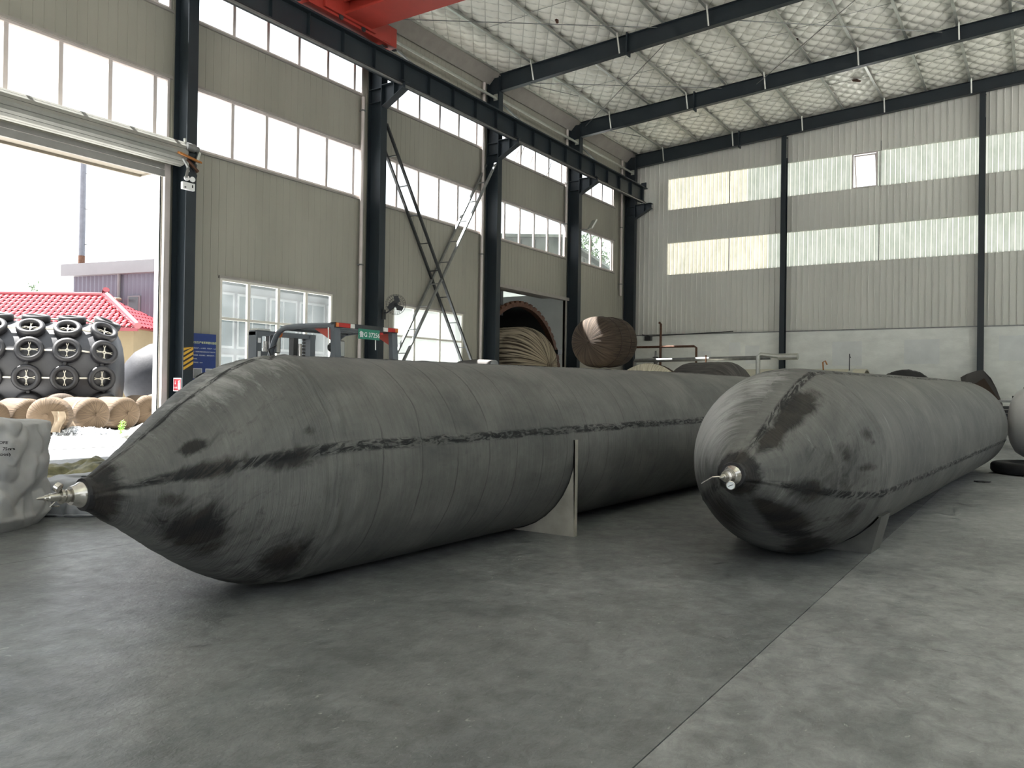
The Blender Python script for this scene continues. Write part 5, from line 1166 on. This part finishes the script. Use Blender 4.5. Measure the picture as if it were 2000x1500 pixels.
# local frame: e along the eave (right), n away
HE = RT.copy(); HN = FW.copy(); H0 = cam_pt(262, 38.0, 0)
def hp(e, n_, z): return H0 + HE*e + HN*n_ + Vector((0,0,z))
def hbox(e0, e1, n0, n1, z0, z1, nm, mm, par): return MB().add([hp(e0,n0,z0),hp(e1,n0,z0),hp(e1,n1,z0),hp(e0,n1,z0),hp(e0,n0,z1),hp(e1,n0,z1),hp(e1,n1,z1),hp(e0,n1,z1)], [(0,3,2,1),(4,5,6,7),(0,1,5,4),(1,2,6,5),(2,3,7,6),(3,0,4,7)]).build(nm, M[mm], par)
hbox(-14, -.35, .6, 6.5, 0, 4.0, 'wall', 'cream_wall', hs)
f_ = hbox(-3.2, -1.6, .52, .62, .8, 2.9, 'window', 'pale_frame', hs); hbox(-3.1, -1.7, .50, .56, .9, 2.8, 'pane', 'pale_glass', f_)
hr = MB().add([hp(.1,0,3.95),hp(-14.5,0,3.95),hp(-14.5,3.4,5.75),hp(-3.2,3.4,5.75),hp(.1,6.9,3.95),hp(-14.5,6.9,3.95)], [(0,3,2,1),(0,4,3),(4,5,2,3),(0,1,5,4)]).build('roof', M['tile_ridge'], hs)
tlm = MB(); K = 6
for i in range(K+1):
    a_ = PI*i/K; tlm.v += [Vector((-.14*math.cos(a_), 0, .075*math.sin(a_)+.012)), Vector((-.125*math.cos(a_), .46, .055*math.sin(a_)))]
for i in range(K): tlm.f.append((2*i, 2*i+2, 2*i+3, 2*i+1))
tlm.add([(-.14,0,.012),(.14,0,.012),(.14,0,.0),(-.14,0,.0)], [(0,1,2,3)]); tile = tlm.mesh('tile', M['tile'], smooth=60)
sl_ = math.atan2(1.8, 3.4); rowd = .42; L_s = math.hypot(1.8, 3.4)
cnt = 0
for rw in range(9):
    sd_ = rw*rowd; n0 = sd_*math.cos(sl_); z0 = 3.95 + sd_*math.sin(sl_) + .03; right_e = .1 - 3.3*(n0/3.4); e = right_e - .18
    while e > -9.2:
        Mx = Matrix((HE, (HN*math.cos(sl_) + Vector((0,0,math.sin(sl_)))), (HE.cross(HN*math.cos(sl_) + Vector((0,0,math.sin(sl_))))))).transposed().to_4x4(); Mx.translation = hp(e, n0-.03, z0) - WL[hs.name]
        o = bpy.data.objects.new('tile', tile); col.objects.link(o); o.parent = hr; o.matrix_parent_inverse = Matrix.Identity(4); o.matrix_local = Mx; e -= .30; cnt += 1
# hip face tiles
hipd = (hp(.1,3.45,0) - hp(-1.9,3.4,0)); 
for rw in range(8):
    f = rw/8; z0 = 3.95 + 1.8*f + .04; e0 = .1 - 3.3*f
    for k in range(int(18*(1-f))):
        n0 = 3.45 - 3.45*(1-f) + .15 + k*.34*1.0
        if n0 > 3.45 + 3.45*(1-f): break
        up_ = (-HE*3.3 + Vector((0,0,1.8))).normalized(); rx = HN; Mx = Matrix((rx, up_, rx.cross(up_))).transposed().to_4x4(); Mx.translation = hp(e0, n0, z0) - WL[hs.name]
        o = bpy.data.objects.new('tile', tile); col.objects.link(o); o.parent = hr; o.matrix_local = Mx
MB().tube([hp(.15,-.05,4.05), hp(-1.5,1.65,5.0), hp(-3.15,3.4,5.92), hp(-3.0,3.2,6.1)], .17, 8).build('hip_ridge', M['tile_ridge'], hr); MB().tube([hp(-3.15,3.4,5.85), hp(-14,3.4,5.85)], .13, 8).build('ridge_cap', M['tile_ridge'], hr)
hbox(-14.3, .12, -.02, .10, 3.8, 3.96, 'eave_board', 'tile_ridge', hr)
# blue-grey corrugated hall
M['corr_blue'] = mat('blue_grey_corrugated', (.115,.125,.16), .5, .1, .4, .06, 1)
M['fascia'] = mat('pale_fascia', (.165,.175,.185), .6, 0, .3, .05, 1)
ch = thing('corrugated_hall', (-46, 30, 0), 'blue-grey corrugated hall with a white fascia behind the tiled house', 'building')
W0 = cam_pt(140, 47.5, 0); WD = (RT*.93 - FW*.36).normalized(); WN_ = Vector((-WD.y, WD.x, 0))
def wp(e, n_, z): return W0 + WD*e + WN_*n_ + Vector((0,0,z))
b = MB(); e = 0.; i = 0
while e < 12: q = (.0, 0, .06, .06)[i % 4]; b.v += [wp(e, -q, 0), wp(e, -q, 7.7 + e*.02)]; i += 1; e += (.14,.05,.08,.05)[i % 4]
for k in range(i-1): b.f.append((2*k, 2*k+2, 2*k+3, 2*k+1))
b.build('corrugated_wall', M['corr_blue'], ch)
def wbox(e0, e1, n0, n1, z0, z1, nm, mm, par): return MB().add([wp(e0,n0,z0),wp(e1,n0,z0),wp(e1,n1,z0),wp(e0,n1,z0),wp(e0,n0,z1),wp(e1,n0,z1),wp(e1,n1,z1),wp(e0,n1,z1)], [(0,3,2,1),(4,5,6,7),(0,1,5,4),(1,2,6,5),(2,3,7,6),(3,0,4,7)]).build(nm, M[mm], par)
wbox(0, 12, .05, 6, 0, 7.6, 'hall_body', 'corr_blue', ch); wbox(-.5, 12, -.45, 6.2, 7.55, 8.25, 'fascia', 'fascia', ch)
for z0, z1 in ((4.9,6.3),(1.9,3.4)):
    f_ = wbox(4.35, 5.25, -.14, -.05, z0, z1, 'window', 'fascia', ch); wbox(4.45, 5.15, -.16, -.13, z0+.1, z1-.08, 'pane', 'pale_glass', f_)
MB().tube([wp(3.75,-.2,0), wp(3.75,-.2,7.6)], .09, 8).build('downpipe', M['fascia'], ch); MB().bar(wp(3.7,-.3,6.15), wp(4.3,-.7,6.05), .28, .12).build('street_lamp_head', M['wrap_band'], ch)
ms = thing('white_mast', cam_pt(155, 50, 0), 'tall slim white mast with rungs rising behind the corrugated hall', 'mast'); c_ = cam_pt(155, 50, 0)
MB().tube([c_, c_+Vector((0,0,8.4)), c_+Vector((.02,.0,16.6))], [.22,.19,.17], 12).build('mast_pole', mat('mast_paint', (.10,.105,.125), .5), ms, smooth=True); MB().lathe([(0,.195),(.9,.19)], c_+Vector((0,0,8.3)), (0,0,1), 12).build('rust_patch', M['rust'], ms)
for k in range(7): MB().tube([c_+Vector((0,0,8.8+k*1.1)), c_+Vector((0,0,8.8+k*1.1)) + RT*(.32 if k % 2 else -.32)], .025, 5).build('rung', M['galv_dark'], ms)
def tree(loc, h, r, lab, nl, seed):
    t = thing('tree', loc, lab, 'tree'); random.seed(seed); c_ = Vector(loc)
    MB().tube([c_, c_+Vector((.1,0,h*.5)), c_+Vector((0,.1,h*.9))], [.16,.11,.04], 8).build('trunk', M['bark'], t)
    b = MB()
    cl_ = [(c_+Vector((random.gauss(0,r*.5), random.gauss(0,r*.5), h*.78+random.gauss(0,r*.45))), r*random.uniform(.25,.5)) for _ in range(14)]
    for k in range(nl):
        c1, rr = random.choice(cl_); p0 = c1 + Vector((random.gauss(0,1), random.gauss(0,1), random.gauss(0,1)))*rr*.55
        dv = Vector((random.gauss(0,1), random.gauss(0,1), random.gauss(0,1))).normalized(); sd_ = dv.cross(Vector((.3,.2,1))).normalized(); s_ = random.uniform(.08,.17)
        b.add([p0, p0+dv*s_+sd_*s_*.5, p0+dv*s_*2, p0+dv*s_-sd_*s_*.5], [(0,1,2,3)])
    o = b.build('foliage', M['leaf_dark'], t); tag(o, kind='stuff')
tree(cam_pt(78, 58, 0), 8.6, 1.0, 'distant tree top showing above the red tiled roof', 900, 4)
tree(cam_pt(1150, 46, 0), 11.0, 1.3, 'leafy tree outside seen through the far high window', 1500, 5)
